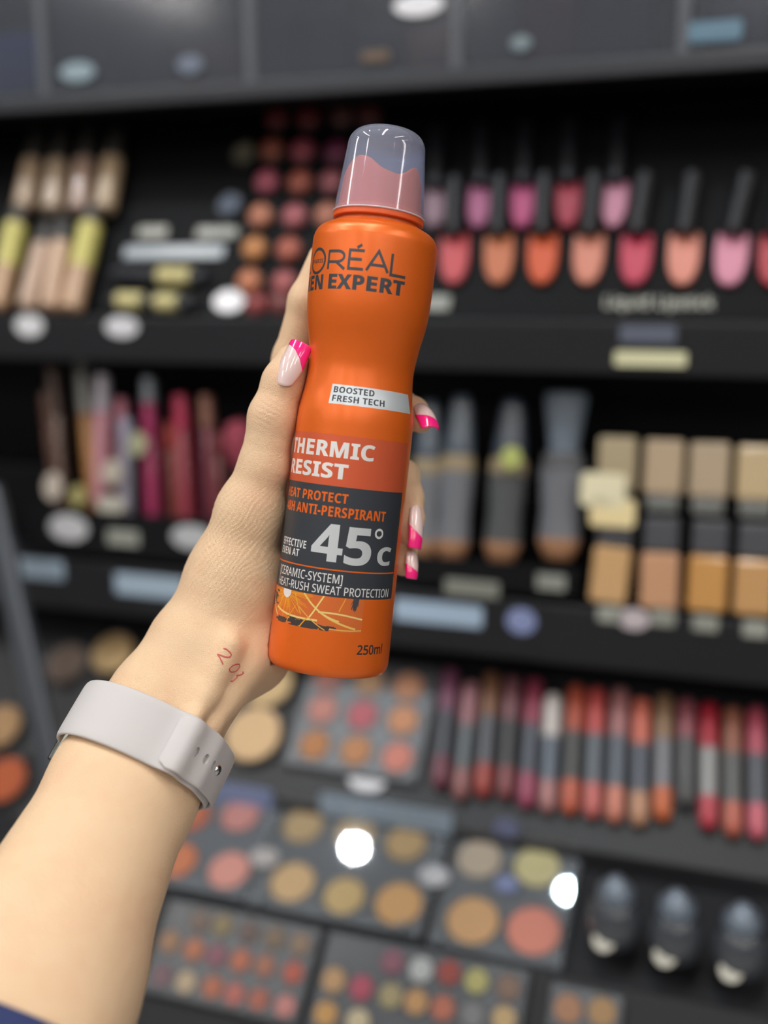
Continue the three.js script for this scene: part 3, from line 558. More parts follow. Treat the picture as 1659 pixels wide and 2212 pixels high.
  for (const [p, w, col] of [[[-30, 34, -18, 28, -6, 24, 22, 21.2], 9, '#f3cf6a'], [[-24, 31, -12, 26.5, -4, 25, 6, 24], 6, '#f6d98a'], [[-66, 25.6, -50, 23.2, -36, 23.2, -14, 23.4], 9, '#f6d98a'], [[-14, 27, 4, 27.6, 14, 26.6, 28, 25.4], 8, '#f6d98a'],
    [[-10, 34, -16, 29, -19, 26, -24, 23], 8, '#f7e08a'], [[10, 34, 8, 31, 6, 30, 5, 28], 5, '#f7b733'], [[-38, 28, -46, 22, -46, 22, -47, 20.4], 5, '#f7a62a'], [[-24, 24, -30, 20.4, -30, 20.4, -31, 19.6], 6, '#f7a62a'],
    [[-34, 28, -22, 23.6, -12, 21, -6, 19.8], 5, '#f3b65a'], [[-2, 20.6, 10, 20.4, 18, 20.2, 28, 20.8], 6, '#f3b65a'], [[-40, 33, -36, 29, -34, 27, -31, 25], 5, '#f7b733'], [[-58, 31, -60, 28, -61, 26, -62, 24], 5, '#f7b733'], [[-80, 30, -76, 26, -70, 24, -64, 22], 9, '#f6d98a']]) arc(p, w, col);
  g.fillStyle = '#f1eeee'; g.beginPath(); g.ellipse(X(-51.5), Y(33.2), X(-45.4) - X(-51.5), Y(30.4) - Y(33.2), 0, 0, 7); g.fill();
  g.restore();
  fit('250ml', 26.4, 57.4, 10.7, 14.7, '#38363a', '', 9, true);
  const t = new THREE.CanvasTexture(c); t.colorSpace = THREE.SRGBColorSpace; t.anisotropy = 8;
  return t;
}
function brushed() {                                             // fine turning marks that run round the metal
  const W = 256, H = 1024, d = new Uint8Array(W * H * 4), r = seeded(3);
  for (let y = 0; y < H; y++) {
    let v = 128 + (r() - 0.5) * 90;
    for (let x = 0; x < W; x++) {
      if (r() < 0.05) v = 128 + (r() - 0.5) * 110;
      const q = Math.max(0, Math.min(255, v + (r() - 0.5) * 30));
      d.set([q, q, q, 255], (y * W + x) * 4);
    }
  }
  const t = new THREE.DataTexture(d, W, H); t.wrapS = t.wrapT = THREE.RepeatWrapping; t.magFilter = THREE.LinearFilter; t.repeat.set(2, 1); t.needsUpdate = true;
  return t;
}
{
  const can = new THREE.Group(); can.name = 'spray_can'; can.position.copy(HOLD); can.quaternion.copy(CAN_TURN); scene.add(can);
  can.userData = { label: 'tall orange metal spray can with clear dome cap, held up in the hand', category: 'spray can' };
  const wall = [[0.0016, 0.0215], [0.0002, 0.0232], ...CAN_PROFILE.slice(0)].map(([t, r]) => [Math.max(t, 0), r]);
  const side = profileCurve(CAN_PROFILE, 150);
  const base = [new THREE.Vector2(0.0001, 0.004), new THREE.Vector2(0.012, 0.0032), new THREE.Vector2(0.019, 0.0014), new THREE.Vector2(0.0225, 0.0001), new THREE.Vector2(0.0240, -0.0002)];
  const bodyMat = new THREE.MeshPhysicalMaterial({ map: canPrint(), metalness: 0.32, roughness: 0.36, anisotropy: 0.35, bumpMap: brushed(), bumpScale: 0.00001, clearcoat: 0.15, clearcoatRoughness: 0.25 });
  const body = part('body', revolve([...base, ...side], 160, (y) => Math.min(1, Math.max(0, y / CAN_H))), bodyMat, can);
  body.userData.label = 'orange brushed metal body with printed panels';
  const orange = new THREE.MeshPhysicalMaterial({ color: '#e8612a', roughness: 0.42, clearcoat: 0.1 });
  const R = (pts) => pts.map(([t, r]) => new THREE.Vector2(r, t));
  // groove and collar under the cap
  part('collar', revolve(R([[0.1908, 0.0185], [0.1925, 0.0181], [0.1936, 0.0181], [0.1937, 0.0192], [0.1943, 0.01955], [0.1972, 0.01945], [0.1985, 0.0188], [0.1990, 0.0176]]), 96), orange, can);
  // the spray button: a wall whose upper rim runs in a wave, with its inside and a deck
  const rim = new THREE.CatmullRomCurve3([[-180, 0.2085], [-130, 0.2085], [-98, 0.2088], [-77, 0.2131], [-66, 0.2159], [-55, 0.2175], [-44, 0.2187], [-36, 0.2185], [-24, 0.2174], [-13, 0.2154], [-4, 0.2137], [11, 0.2123], [24, 0.2120], [34, 0.2132], [48, 0.2160], [56, 0.2168], [63, 0.2163], [76, 0.2125], [95, 0.2088], [130, 0.2085], [180, 0.2085]].map(([a, t]) => new THREE.Vector3(a, t, 0)));
  const rimPts = rim.getPoints(400), rimAt = (a) => { let k = 1; while (k < 400 && rimPts[k].x < a) k++; const p = rimPts[k - 1], q = rimPts[k]; return p.y + (q.y - p.y) * Math.min(1, Math.max(0, (a - p.x) / (q.x - p.x || 1))); };
  {
    const pos = [], idx = [], seg = 144, prof = 12;
    for (let j = 0; j <= seg; j++) {
      const a = (j / seg - 0.5) * 360, h = rimAt(a), ra = a * Math.PI / 180, t0 = 0.1970;
      const rAt = (t) => 0.0182 - (t - 0.1975) * 0.095;
      const col = [];
      for (let i = 0; i <= 6; i++) col.push([rAt(t0 + (h - 0.0008 - t0) * i / 6), t0 + (h - 0.0008 - t0) * i / 6]);
      col.push([rAt(h) - 0.0004, h - 0.0001], [rAt(h) - 0.0010, h], [rAt(h) - 0.0016, h - 0.0004], [rAt(h) - 0.0018, h - 0.0012], [rAt(0.203) - 0.0018, 0.203], [0.0001, 0.2025]);
      for (const [r, t] of col) pos.push(r * Math.sin(ra), t, r * Math.cos(ra));
    }
    for (let j = 0; j < seg; j++) for (let i = 0; i < prof; i++) { const a = j * (prof + 1) + i, b = a + prof + 1; idx.push(a, b, a + 1, b, b + 1, a + 1); }
    const g = new THREE.BufferGeometry(); g.setAttribute('position', new THREE.Float32BufferAttribute(pos, 3)); g.setIndex(idx); g.computeVertexNormals();
    part('spray_button', g, orange, can);
  }
  part('nozzle', revolve(R([[0.2025, 0.0062], [0.2085, 0.0058], [0.2093, 0.0050], [0.2095, 0.0001]]), 32), new THREE.MeshStandardMaterial({ color: '#565c68', roughness: 0.5 }), can);
  // clear dome cap
  const capPts = [new THREE.Vector2(0.0197, 0.1964)];
  for (let i = 1; i <= 20; i++) capPts.push(new THREE.Vector2(0.0197 - 0.0029 * i / 20, 0.1964 + 0.0288 * i / 20));
  for (let i = 1; i <= 24; i++) { const a = i / 24 * Math.PI / 2; capPts.push(new THREE.Vector2(0.0098 + 0.0070 * Math.cos(a), 0.2252 + 0.0076 * Math.sin(a))); }
  for (let i = 1; i <= 10; i++) capPts.push(new THREE.Vector2(Math.max(0.0001, 0.0098 * (1 - i / 10)), 0.2328 + 0.0008 * Math.sin(i / 10 * Math.PI / 2)));
  const cap = revolve(capPts, 128);
  const clear = new THREE.MeshPhysicalMaterial({ color: '#dfe6ff', transmission: 0.80, thickness: 0, roughness: 0.06, ior: 1.49 });
  const capMesh = part('cap', cap, clear, can); capMesh.userData.label = 'clear domed plastic cap';
  part('cap_rim', new THREE.TorusGeometry(0.01968, 0.00042, 10, 128).rotateX(Math.PI / 2).translate(0, 0.1965, 0), new THREE.MeshPhysicalMaterial({ color: '#e9dfe2', roughness: 0.25, transmission: 0.4, thickness: 0 }), capMesh);
}

// ---------- the hand and forearm ----------
const FLESH = {
  arm: [
    [-0.1219,-0.1252,0.1180,0.0380,-0.1109,-0.0966,0.0750,0.0285],
    [-0.1109,-0.0966,0.0750,0.0285,-0.0896,-0.0438,0.0230,0.0222],
    [-0.0896,-0.0438,0.0230,0.0222,-0.0748,-0.0152,0.0050,0.0187],
    [-0.0748,-0.0152,0.0050,0.0187,-0.0603,0.0074,-0.0020,0.0190],
    [-0.1003,-0.1356,0.1180,0.0380,-0.0947,-0.1044,0.0750,0.0285],
    [-0.0947,-0.1044,0.0750,0.0285,-0.0770,-0.0498,0.0230,0.0222],
    [-0.0770,-0.0498,0.0230,0.0222,-0.0645,-0.0210,0.0050,0.0187],
    [-0.0645,-0.0210,0.0050,0.0187,-0.0495,0.0023,-0.0020,0.0190],
    [-0.0594,0.0084,-0.0100,0.0175,-0.0435,0.0390,-0.0220,0.0150],
    [-0.0435,0.0390,-0.0220,0.0150,-0.0250,0.0943,-0.0360,0.0110],
    [-0.0250,0.0943,-0.0360,0.0110,-0.0241,0.1119,-0.0360,0.0098],
    [-0.0537,0.0039,-0.0200,0.0165,-0.0299,0.0903,-0.0470,0.0110],
    [-0.0479,0.0013,-0.0240,0.0155,-0.0359,0.0690,-0.0500,0.0115],
    [-0.0414,0.0013,-0.0240,0.0150,-0.0368,0.0510,-0.0480,0.0120],
    [-0.0523,0.0069,-0.0050,0.0180,-0.0429,0.0378,-0.0070,0.0180],
    [-0.0429,0.0378,-0.0070,0.0180,-0.0342,0.0678,-0.0020,0.0143],
    [-0.0394,0.0060,-0.0120,0.0150,-0.0359,0.0373,-0.0140,0.0140],
    [-0.0494,-0.0015,-0.0060,0.0180,-0.0340,0.0035,-0.0120,0.0130],
    [-0.0340,0.0035,-0.0120,0.0130,-0.0303,0.0066,-0.0240,0.0110]],
  thumb: [
    [-0.0342,0.0678,-0.0020,0.0143,-0.0280,0.0868,0.0020,0.0108],
    [-0.0280,0.0868,0.0020,0.0108,-0.0236,0.1093,0.0045,0.0102],
    [-0.0236,0.1093,0.0045,0.0102,-0.0187,0.1244,0.0055,0.0089],
    [-0.0187,0.1244,0.0055,0.0089,-0.0150,0.1328,0.0060,0.0076]],
  index: [
    [-0.0241,0.1119,-0.0360,0.0098,-0.0184,0.1397,-0.0310,0.0086],
    [-0.0184,0.1397,-0.0310,0.0086,-0.0105,0.1655,-0.0235,0.0083],
    [-0.0105,0.1655,-0.0235,0.0083,-0.0028,0.1848,-0.0235,0.0074]],
  middle: [
    [-0.0299,0.0903,-0.0470,0.0110,-0.0181,0.1020,-0.0540,0.0095],
    [-0.0181,0.1020,-0.0540,0.0095,0.0093,0.1130,-0.0490,0.0086],
    [0.0093,0.1130,-0.0490,0.0086,0.0330,0.1163,-0.0300,0.0078],
    [0.0330,0.1163,-0.0300,0.0078,0.0379,0.1128,-0.0180,0.0072],
    [0.0379,0.1128,-0.0180,0.0072,0.0416,0.1088,-0.0085,0.0056]],
  ring: [
    [-0.0336,0.0701,-0.0500,0.0115,-0.0181,0.0804,-0.0540,0.0095],
    [-0.0181,0.0804,-0.0540,0.0095,0.0116,0.0893,-0.0490,0.0086],
    [0.0116,0.0893,-0.0490,0.0086,0.0333,0.0840,-0.0260,0.0078],
    [0.0333,0.0840,-0.0260,0.0078,0.0354,0.0743,-0.0205,0.0073],
    [0.0354,0.0743,-0.0205,0.0073,0.0361,0.0643,-0.0160,0.0068],
    [0.0361,0.0643,-0.0160,0.0068,0.0361,0.0584,-0.0135,0.0056]],
  pinky: [
    [-0.0357,0.0521,-0.0480,0.0120,-0.0180,0.0622,-0.0520,0.0088],
    [-0.0180,0.0622,-0.0520,0.0088,0.0094,0.0690,-0.0460,0.0078],
    [0.0094,0.0690,-0.0460,0.0078,0.0307,0.0603,-0.0240,0.0068],
    [0.0307,0.0603,-0.0240,0.0068,0.0332,0.0509,-0.0185,0.0062],
    [0.0332,0.0509,-0.0185,0.0062,0.0340,0.0440,-0.0155,0.0056]],
  tendon: [
    [-0.0405,0.0107,0.0170,0.0025,-0.0491,-0.0089,0.0230,0.0026],
    [-0.0491,-0.0089,0.0230,0.0026,-0.0562,-0.0239,0.0350,0.0022],
    [-0.0328,0.0028,0.0025,0.0025,-0.0415,-0.0117,0.0125,0.0025],
    [-0.0415,-0.0117,0.0125,0.0025,-0.0483,-0.0245,0.0230,0.0022]]
};
const NAILS = [
  { finger: 'thumb', from: [-0.0191,0.1218,0.0157], to: [-0.0108,0.1404,0.0155], facing: [-0.32,-0.02,0.94], width: [0.004, 0.0056, 0.0052], bow: 0.0012 },
  { finger: 'middle', from: [0.0420,0.1164,-0.0095], to: [0.0463,0.1053,0.0015], facing: [0.25,0.82,0.52], width: [0.004, 0.0048, 0.0042], bow: 0.0014 },
  { finger: 'ring', from: [0.0400,0.0706,-0.0105], to: [0.0396,0.0513,-0.0060], facing: [0.56,0.2,0.8], width: [0.0032, 0.0038, 0.0034], bow: 0.0014 },
  { finger: 'little', from: [0.0381,0.0501,-0.0110], to: [0.0380,0.0377,-0.0078], facing: [0.56,0.25,0.79], width: [0.0028, 0.0033, 0.0029], bow: 0.001 }
];
const INK = [[[-0.04256,0.01019,0.02172],[-0.04158,0.00998,0.02172],[-0.04046,0.00913,0.02167],[-0.03951,0.00796,0.02139],[-0.03944,0.00726,0.02140],[-0.04015,0.00662,0.02188],[-0.04174,0.00678,0.02253],[-0.04313,0.00729,0.02263],[-0.04500,0.00781,0.02236]],
[[-0.04500,0.00781,0.02236],[-0.04393,0.00648,0.02289],[-0.04319,0.00511,0.02318],[-0.04248,0.00371,0.02324]],
[[-0.04018,0.00151,0.02166],[-0.03906,0.00263,0.02061],[-0.03776,0.00308,0.01879],[-0.03663,0.00276,0.01661],[-0.03656,0.00184,0.01611],[-0.03732,0.00051,0.01679],[-0.03816,-0.00003,0.01793],[-0.03974,0.00033,0.02079],[-0.04021,0.00152,0.02170]],
[[-0.03540,-0.00059,0.01466],[-0.03520,-0.00126,0.01451],[-0.03637,-0.00191,0.01541],[-0.03782,-0.00185,0.01677]],
[[-0.03782,-0.00185,0.01677],[-0.03752,-0.00247,0.01639],[-0.03828,-0.00329,0.01707],[-0.03928,-0.00414,0.01803],[-0.04001,-0.00393,0.01892]]];
const canRadius = (t) => {
  if (t <= 0) return CAN_PROFILE[0][1];
  for (let i = 1; i < CAN_PROFILE.length; i++) if (t <= CAN_PROFILE[i][0]) { const [t0, r0] = CAN_PROFILE[i - 1], [t1, r1] = CAN_PROFILE[i]; return r0 + (r1 - r0) * (t - t0) / (t1 - t0); }
  return 0.0196;
};
const canAxis = new THREE.Vector3(0, 1, 0).applyQuaternion(CAN_TURN).applyQuaternion(ARM_TURN.clone().invert());
const smin = (a, b, k) => { const h = Math.max(k - Math.abs(a - b), 0) / k; return Math.min(a, b) - h * h * k * 0.25; };
function capsule(x, y, z, c) {
  const bx = c[4] - c[0], by = c[5] - c[1], bz = c[6] - c[2], px = x - c[0], py = y - c[1], pz = z - c[2];
  let h = (px * bx + py * by + pz * bz) / (bx * bx + by * by + bz * bz); h = h < 0 ? 0 : h > 1 ? 1 : h;
  const dx = px - bx * h, dy = py - by * h, dz = pz - bz * h;
  return Math.sqrt(dx * dx + dy * dy + dz * dz) - (c[3] + (c[7] - c[3]) * h);
}
const FINGERS = ['thumb', 'index', 'middle', 'ring', 'pinky'];
function flesh(x, y, z) {
  let d = 1, t = 1;
  for (const c of FLESH.arm) d = smin(d, capsule(x, y, z, c), 0.012);
  for (const c of FLESH.tendon) t = smin(t, capsule(x, y, z, c), 0.004);
  d = smin(d, t, 0.012);
  let m = d;
  for (const f of FINGERS) {
    let e = 1;
    for (const c of FLESH[f]) e = smin(e, capsule(x, y, z, c), 0.004);
    m = Math.min(m, smin(d, e, 0.007));
  }
  return m;
}
const noise = new ImprovedNoise();
function creases(x, y, z) {                                      // fine skin folds over thumb joint, thenar and wrist
  const along = (x * 0.44 + y * 0.87), n = noise.noise(x * 90, y * 90, z * 90), q = noise.noise(x * 300, y * 300, z * 300);
  let d = q * 0.00006;
  const near = (cx, cy, cz, r) => Math.exp(-((x - cx) ** 2 + (y - cy) ** 2 + (z - cz) ** 2) / (r * r));
  const kn = near(-0.0250, 0.1100, 0.0220, 0.007);
  d += kn * 0.00030 * Math.sin(along * 2600 + n * 3);
  const th = near(-0.040, 0.055, 0.018, 0.030);
  d += th * 0.00009 * Math.sin((x * 0.75 - y * 0.66) * 3300 + n * 9);
  d += th * 0.00008 * Math.sin((x * 0.9 + y * 0.4) * 3700 + n * 8);
  return d;
}
function hold(x, y, z) {
  let d = flesh(x, y, z);
  if (d < 0.002 && d > -0.004) d += creases(x, y, z);
  const t = x * canAxis.x + y * canAxis.y + z * canAxis.z;       // the skin lies flat against the can
  const rr = Math.sqrt(Math.max(0, x * x + y * y + z * z - t * t)), r = t < -0.002 || t > 0.19 ? 0 : canRadius(t);
  if (r) d = Math.max(d, Math.min(r + 0.00025 - rr, t + 0.0022));
  return d;
}
function skinGeometry(f, lo, hi, h) {                            // surface nets over the field, each vertex moved onto the surface
  const n = [0, 1, 2].map((i) => Math.ceil((hi[i] - lo[i]) / h) + 1), [nx, ny, nz] = n, v = new Float32Array(nx * ny * nz).fill(1), Bk = 8;
  for (let kz = 0; kz < nz; kz += Bk) for (let ky = 0; ky < ny; ky += Bk) for (let kx = 0; kx < nx; kx += Bk) {
    const c = f(lo[0] + (kx + Bk / 2) * h, lo[1] + (ky + Bk / 2) * h, lo[2] + (kz + Bk / 2) * h), full = Math.abs(c) < Bk * h * 1.05;
    for (let z = kz; z < Math.min(nz, kz + Bk); z++) for (let y = ky; y < Math.min(ny, ky + Bk); y++) for (let x = kx; x < Math.min(nx, kx + Bk); x++)
      v[(z * ny + y) * nx + x] = full ? f(lo[0] + x * h, lo[1] + y * h, lo[2] + z * h) : Math.sign(c);
  }
  const at = new Int32Array(nx * ny * nz).fill(-1), pos = [], idx = [], o = [1, nx, nx * ny];
  for (let z = 0; z < nz - 1; z++) for (let y = 0; y < ny - 1; y++) for (let x = 0; x < nx - 1; x++) {
    const i = (z * ny + y) * nx + x; let s = 0;
    for (let k = 0; k < 8; k++) if (v[i + (k & 1) + (k >> 1 & 1) * nx + (k >> 2) * nx * ny] < 0) s++;
    if (s === 0 || s === 8) continue;
    let sx = 0, sy = 0, sz = 0, m = 0;
    for (let a = 0; a < 3; a++) for (let k = 0; k < 4; k++) {
      const b = (a + 1) % 3, c = (a + 2) % 3, p = [0, 0, 0]; p[b] = k & 1; p[c] = k >> 1;
      const j = i + p[0] + p[1] * nx + p[2] * nx * ny, va = v[j], vb = v[j + o[a]];
      if (va < 0 === vb < 0) continue;
      p[a] = va / (va - vb); sx += p[0]; sy += p[1]; sz += p[2]; m++;
    }
    at[i] = pos.length / 3; pos.push(lo[0] + (x + sx / m) * h, lo[1] + (y + sy / m) * h, lo[2] + (z + sz / m) * h);
  }
  for (let z = 1; z < nz - 1; z++) for (let y = 1; y < ny - 1; y++) for (let x = 1; x < nx - 1; x++) {
    const i = (z * ny + y) * nx + x;
    for (let a = 0; a < 3; a++) {
      const s0 = v[i] < 0, s1 = v[i + o[a]] < 0; if (s0 === s1) continue;
      const b = o[(a + 1) % 3], c = o[(a + 2) % 3], q = [at[i], at[i - b], at[i - b - c], at[i - c]];
      if (q.some((k) => k < 0)) continue;
      if (s0) idx.push(q[0], q[1], q[2], q[0], q[2], q[3]); else idx.push(q[0], q[2], q[1], q[0], q[3], q[2]);
    }
  }
  const nor = new Float32Array(pos.length), e = 0.0003;
  for (let i = 0; i < pos.length; i += 3) for (let pass = 0; pass < 2; pass++) {
    const [x, y, z] = [pos[i], pos[i + 1], pos[i + 2]];
    let gx = f(x + e, y, z) - f(x - e, y, z), gy = f(x, y + e, z) - f(x, y - e, z), gz = f(x, y, z + e) - f(x, y, z - e);
    const l = Math.hypot(gx, gy, gz) || 1; gx /= l; gy /= l; gz /= l;
    if (pass === 0) { const d = Math.max(-h, Math.min(h, f(x, y, z))); pos[i] -= gx * d; pos[i + 1] -= gy * d; pos[i + 2] -= gz * d; } else nor.set([gx, gy, gz], i);
  }
  const g = new THREE.BufferGeometry();
  g.setAttribute('position', new THREE.Float32BufferAttribute(pos, 3)); g.setAttribute('normal', new THREE.BufferAttribute(nor, 3)); g.setIndex(idx);
  return g;
}
const person = new THREE.Group(); person.name = 'person'; person.position.copy(HOLD); person.quaternion.copy(ARM_TURN); scene.add(person);
person.userData = { label: 'bare left forearm and hand with pink-tipped nails, gripping the orange can', category: 'person' };
{
  const g = skinGeometry(hold, [-0.175, -0.215, -0.075], [0.055, 0.198, 0.150], SKIN_CELL);
  const p = g.attributes.position, col = new Float32Array(p.count * 3), base = new THREE.Color('#e3c09c'), pink = new THREE.Color('#deab8d'), pale = new THREE.Color('#e6cba8'), c = new THREE.Color();
  const spots = [[-0.025, 0.110, 0.020, 0.010], [-0.018, 0.127, 0.018, 0.010], [0.040, 0.113, -0.012, 0.012], [0.037, 0.065, -0.012, 0.012], [0.036, 0.046, -0.012, 0.010], [-0.028, 0.075, 0.020, 0.012]];
  const uv = new Float32Array(p.count * 2);
  for (let i = 0; i < p.count; i++) {
    const x = p.getX(i), y = p.getY(i), z = p.getZ(i);
    const n = noise.noise(x * 55, y * 55, z * 55) * 0.5 + noise.noise(x * 170, y * 170, z * 170) * 0.3;
    let k = 0; for (const [a, b, d, r] of spots) k += 0.45 * Math.exp(-((x - a) ** 2 + (y - b) ** 2 + (z - d) ** 2) / (r * r));
    c.copy(base).lerp(n > 0 ? pink : pale, Math.min(0.6, Math.abs(n) * 0.7)).lerp(pink, Math.min(0.7, k));
    col.set([c.r, c.g, c.b], i * 3);
    const along = x * 0.44 + y * 0.87, across = Math.atan2((x * 0.87 - y * 0.44) + 0.055, z + 0.02) * 0.03;   // the seam lies on the far side
    uv.set([across * 60, along * 60], i * 2);
  }
  g.setAttribute('color', new THREE.BufferAttribute(col, 3)); g.setAttribute('uv', new THREE.BufferAttribute(uv, 2));
  const skin = new THREE.MeshPhysicalMaterial({ vertexColors: true, roughness: 0.52, sheen: 0.25, sheenColor: '#ffd9c0', sheenRoughness: 0.5, bumpMap: grain(5, 256, 1.0), bumpScale: 0.00022, specularIntensity: 0.7 });
  const body = part('body', g, skin, person); body.userData.label = 'bare skin of hand and forearm';
  // nails with pink tips
  const milk = new THREE.MeshPhysicalMaterial({ color: '#e6cbc8', roughness: 0.16, clearcoat: 1, clearcoatRoughness: 0.04 }), hot = new THREE.MeshPhysicalMaterial({ color: '#ff1f86', roughness: 0.18, clearcoat: 1, clearcoatRoughness: 0.04 });
  NAILS.forEach((d, k) => {
    const a = new THREE.Vector3(...d.from), b = new THREE.Vector3(...d.to), along = b.clone().sub(a), len = along.length(); along.normalize();
    const up = new THREE.Vector3(...d.facing); up.addScaledVector(along, -up.dot(along)).normalize();
    const across = new THREE.Vector3().crossVectors(along, up).normalize().multiplyScalar(k === 0 ? 1 : -1);   // w = -1 is the nail's left side
    const arcH = 1.05;
    const at = (s, w, lift) => {
      const [w0, w1, w2] = d.width, W = s < 0.5 ? w0 + (w1 - w0) * Math.sin(s * Math.PI) : w1 + (w2 - w1) * (s - 0.5) * 2;
      const ss = s + 0.10 * w * w * (1 - s) * (1 - s) - 0.045 * Math.pow(Math.abs(w), 4) * s * s, th = w * arcH, r = (W / Math.sin(arcH)) + lift;
      return a.clone().addScaledVector(along, ss * len).addScaledVector(across, r * Math.sin(th)).addScaledVector(up, r * Math.cos(th) - W / Math.sin(arcH) + d.bow * 4 * ss * (1 - ss));
    };
    const smile = (w) => (k === 0 ? [0.90, 0.86, 0.80, 0.66, 0.42] : [0.42, 0.58, 0.68, 0.74, 0.78]).reduce((q, v, i, l) => { const x = (w + 1) * 2; return i <= x && i < 4 ? v + (l[i + 1] - v) * (x - i) : q; }, 0.8);
    const plate = (s0, s1, lift) => {
      const pos = [], idx = [], U = 18, V = 16;
      for (const [l, flip] of [[lift, 0], [-0.00035, 1]]) { const o = pos.length / 3; for (let i = 0; i <= U; i++) for (let j = 0; j <= V; j++) { const w = j / V * 2 - 1, s = s0(w) + (s1(w) - s0(w)) * i / U; pos.push(...at(s, w, l).toArray()); }
        for (let i = 0; i < U; i++) for (let j = 0; j < V; j++) { const p = o + i * (V + 1) + j, q = p + V + 1; idx.push(...(flip ? [p, q, p + 1, q, q + 1, p + 1] : [p, p + 1, q, q, p + 1, q + 1])); } }
      const N = (U + 1) * (V + 1), edge = []; for (let j = 0; j < V; j++) edge.push([j, j + 1]); for (let i = 0; i < U; i++) edge.push([i * (V + 1) + V, (i + 1) * (V + 1) + V]); for (let j = V; j > 0; j--) edge.push([U * (V + 1) + j, U * (V + 1) + j - 1]); for (let i = U; i > 0; i--) edge.push([i * (V + 1), (i - 1) * (V + 1)]);
      for (const [p, q] of edge) idx.push(p, p + N, q, q, p + N, q + N);
      const g = new THREE.BufferGeometry(); g.setAttribute('position', new THREE.Float32BufferAttribute(pos, 3)); g.setIndex(idx); g.computeVertexNormals(); return g;
    };
    const nail = part('nail', plate(() => 0, () => 1, 0.00025), milk, person); nail.userData.label = `milky glossy ${d.finger} nail`;
    part('nail_tip', plate(smile, () => 1.004, 0.0004), hot, nail).userData.label = 'hot pink nail tip';
  });
  // pen marks on the wrist
  const red = new THREE.MeshStandardMaterial({ color: '#c8605c', roughness: 0.7 }), strokes = INK.map((s) => { const c = new THREE.CatmullRomCurve3(s.map((q) => new THREE.Vector3(...q))); return new THREE.TubeGeometry(c, 40, 0.00032, 6); });
  strokes.forEach((q) => { const pp = q.attributes.position; for (let i = 0; i < pp.count; i++) { const d = flesh(pp.getX(i), pp.getY(i), pp.getZ(i)) - 0.00012, e = 0.0004, x = pp.getX(i), y = pp.getY(i), z = pp.getZ(i); const gx = flesh(x + e, y, z) - flesh(x - e, y, z), gy = flesh(x, y + e, z) - flesh(x, y - e, z), gz = flesh(x, y, z + e) - flesh(x, y, z - e), l = Math.hypot(gx, gy, gz); const m = d * 0.8; pp.setXYZ(i, x - gx / l * m, y - gy / l * m, z - gz / l * m); } q.computeVertexNormals(); });
  [[0, 1], [2], [3, 4]].forEach((ks) => { part('pen_mark', BufferGeometryUtils.mergeGeometries(ks.map((k) => strokes[k])), red, person).userData.label = 'red handwritten digit on the wrist'; });
}

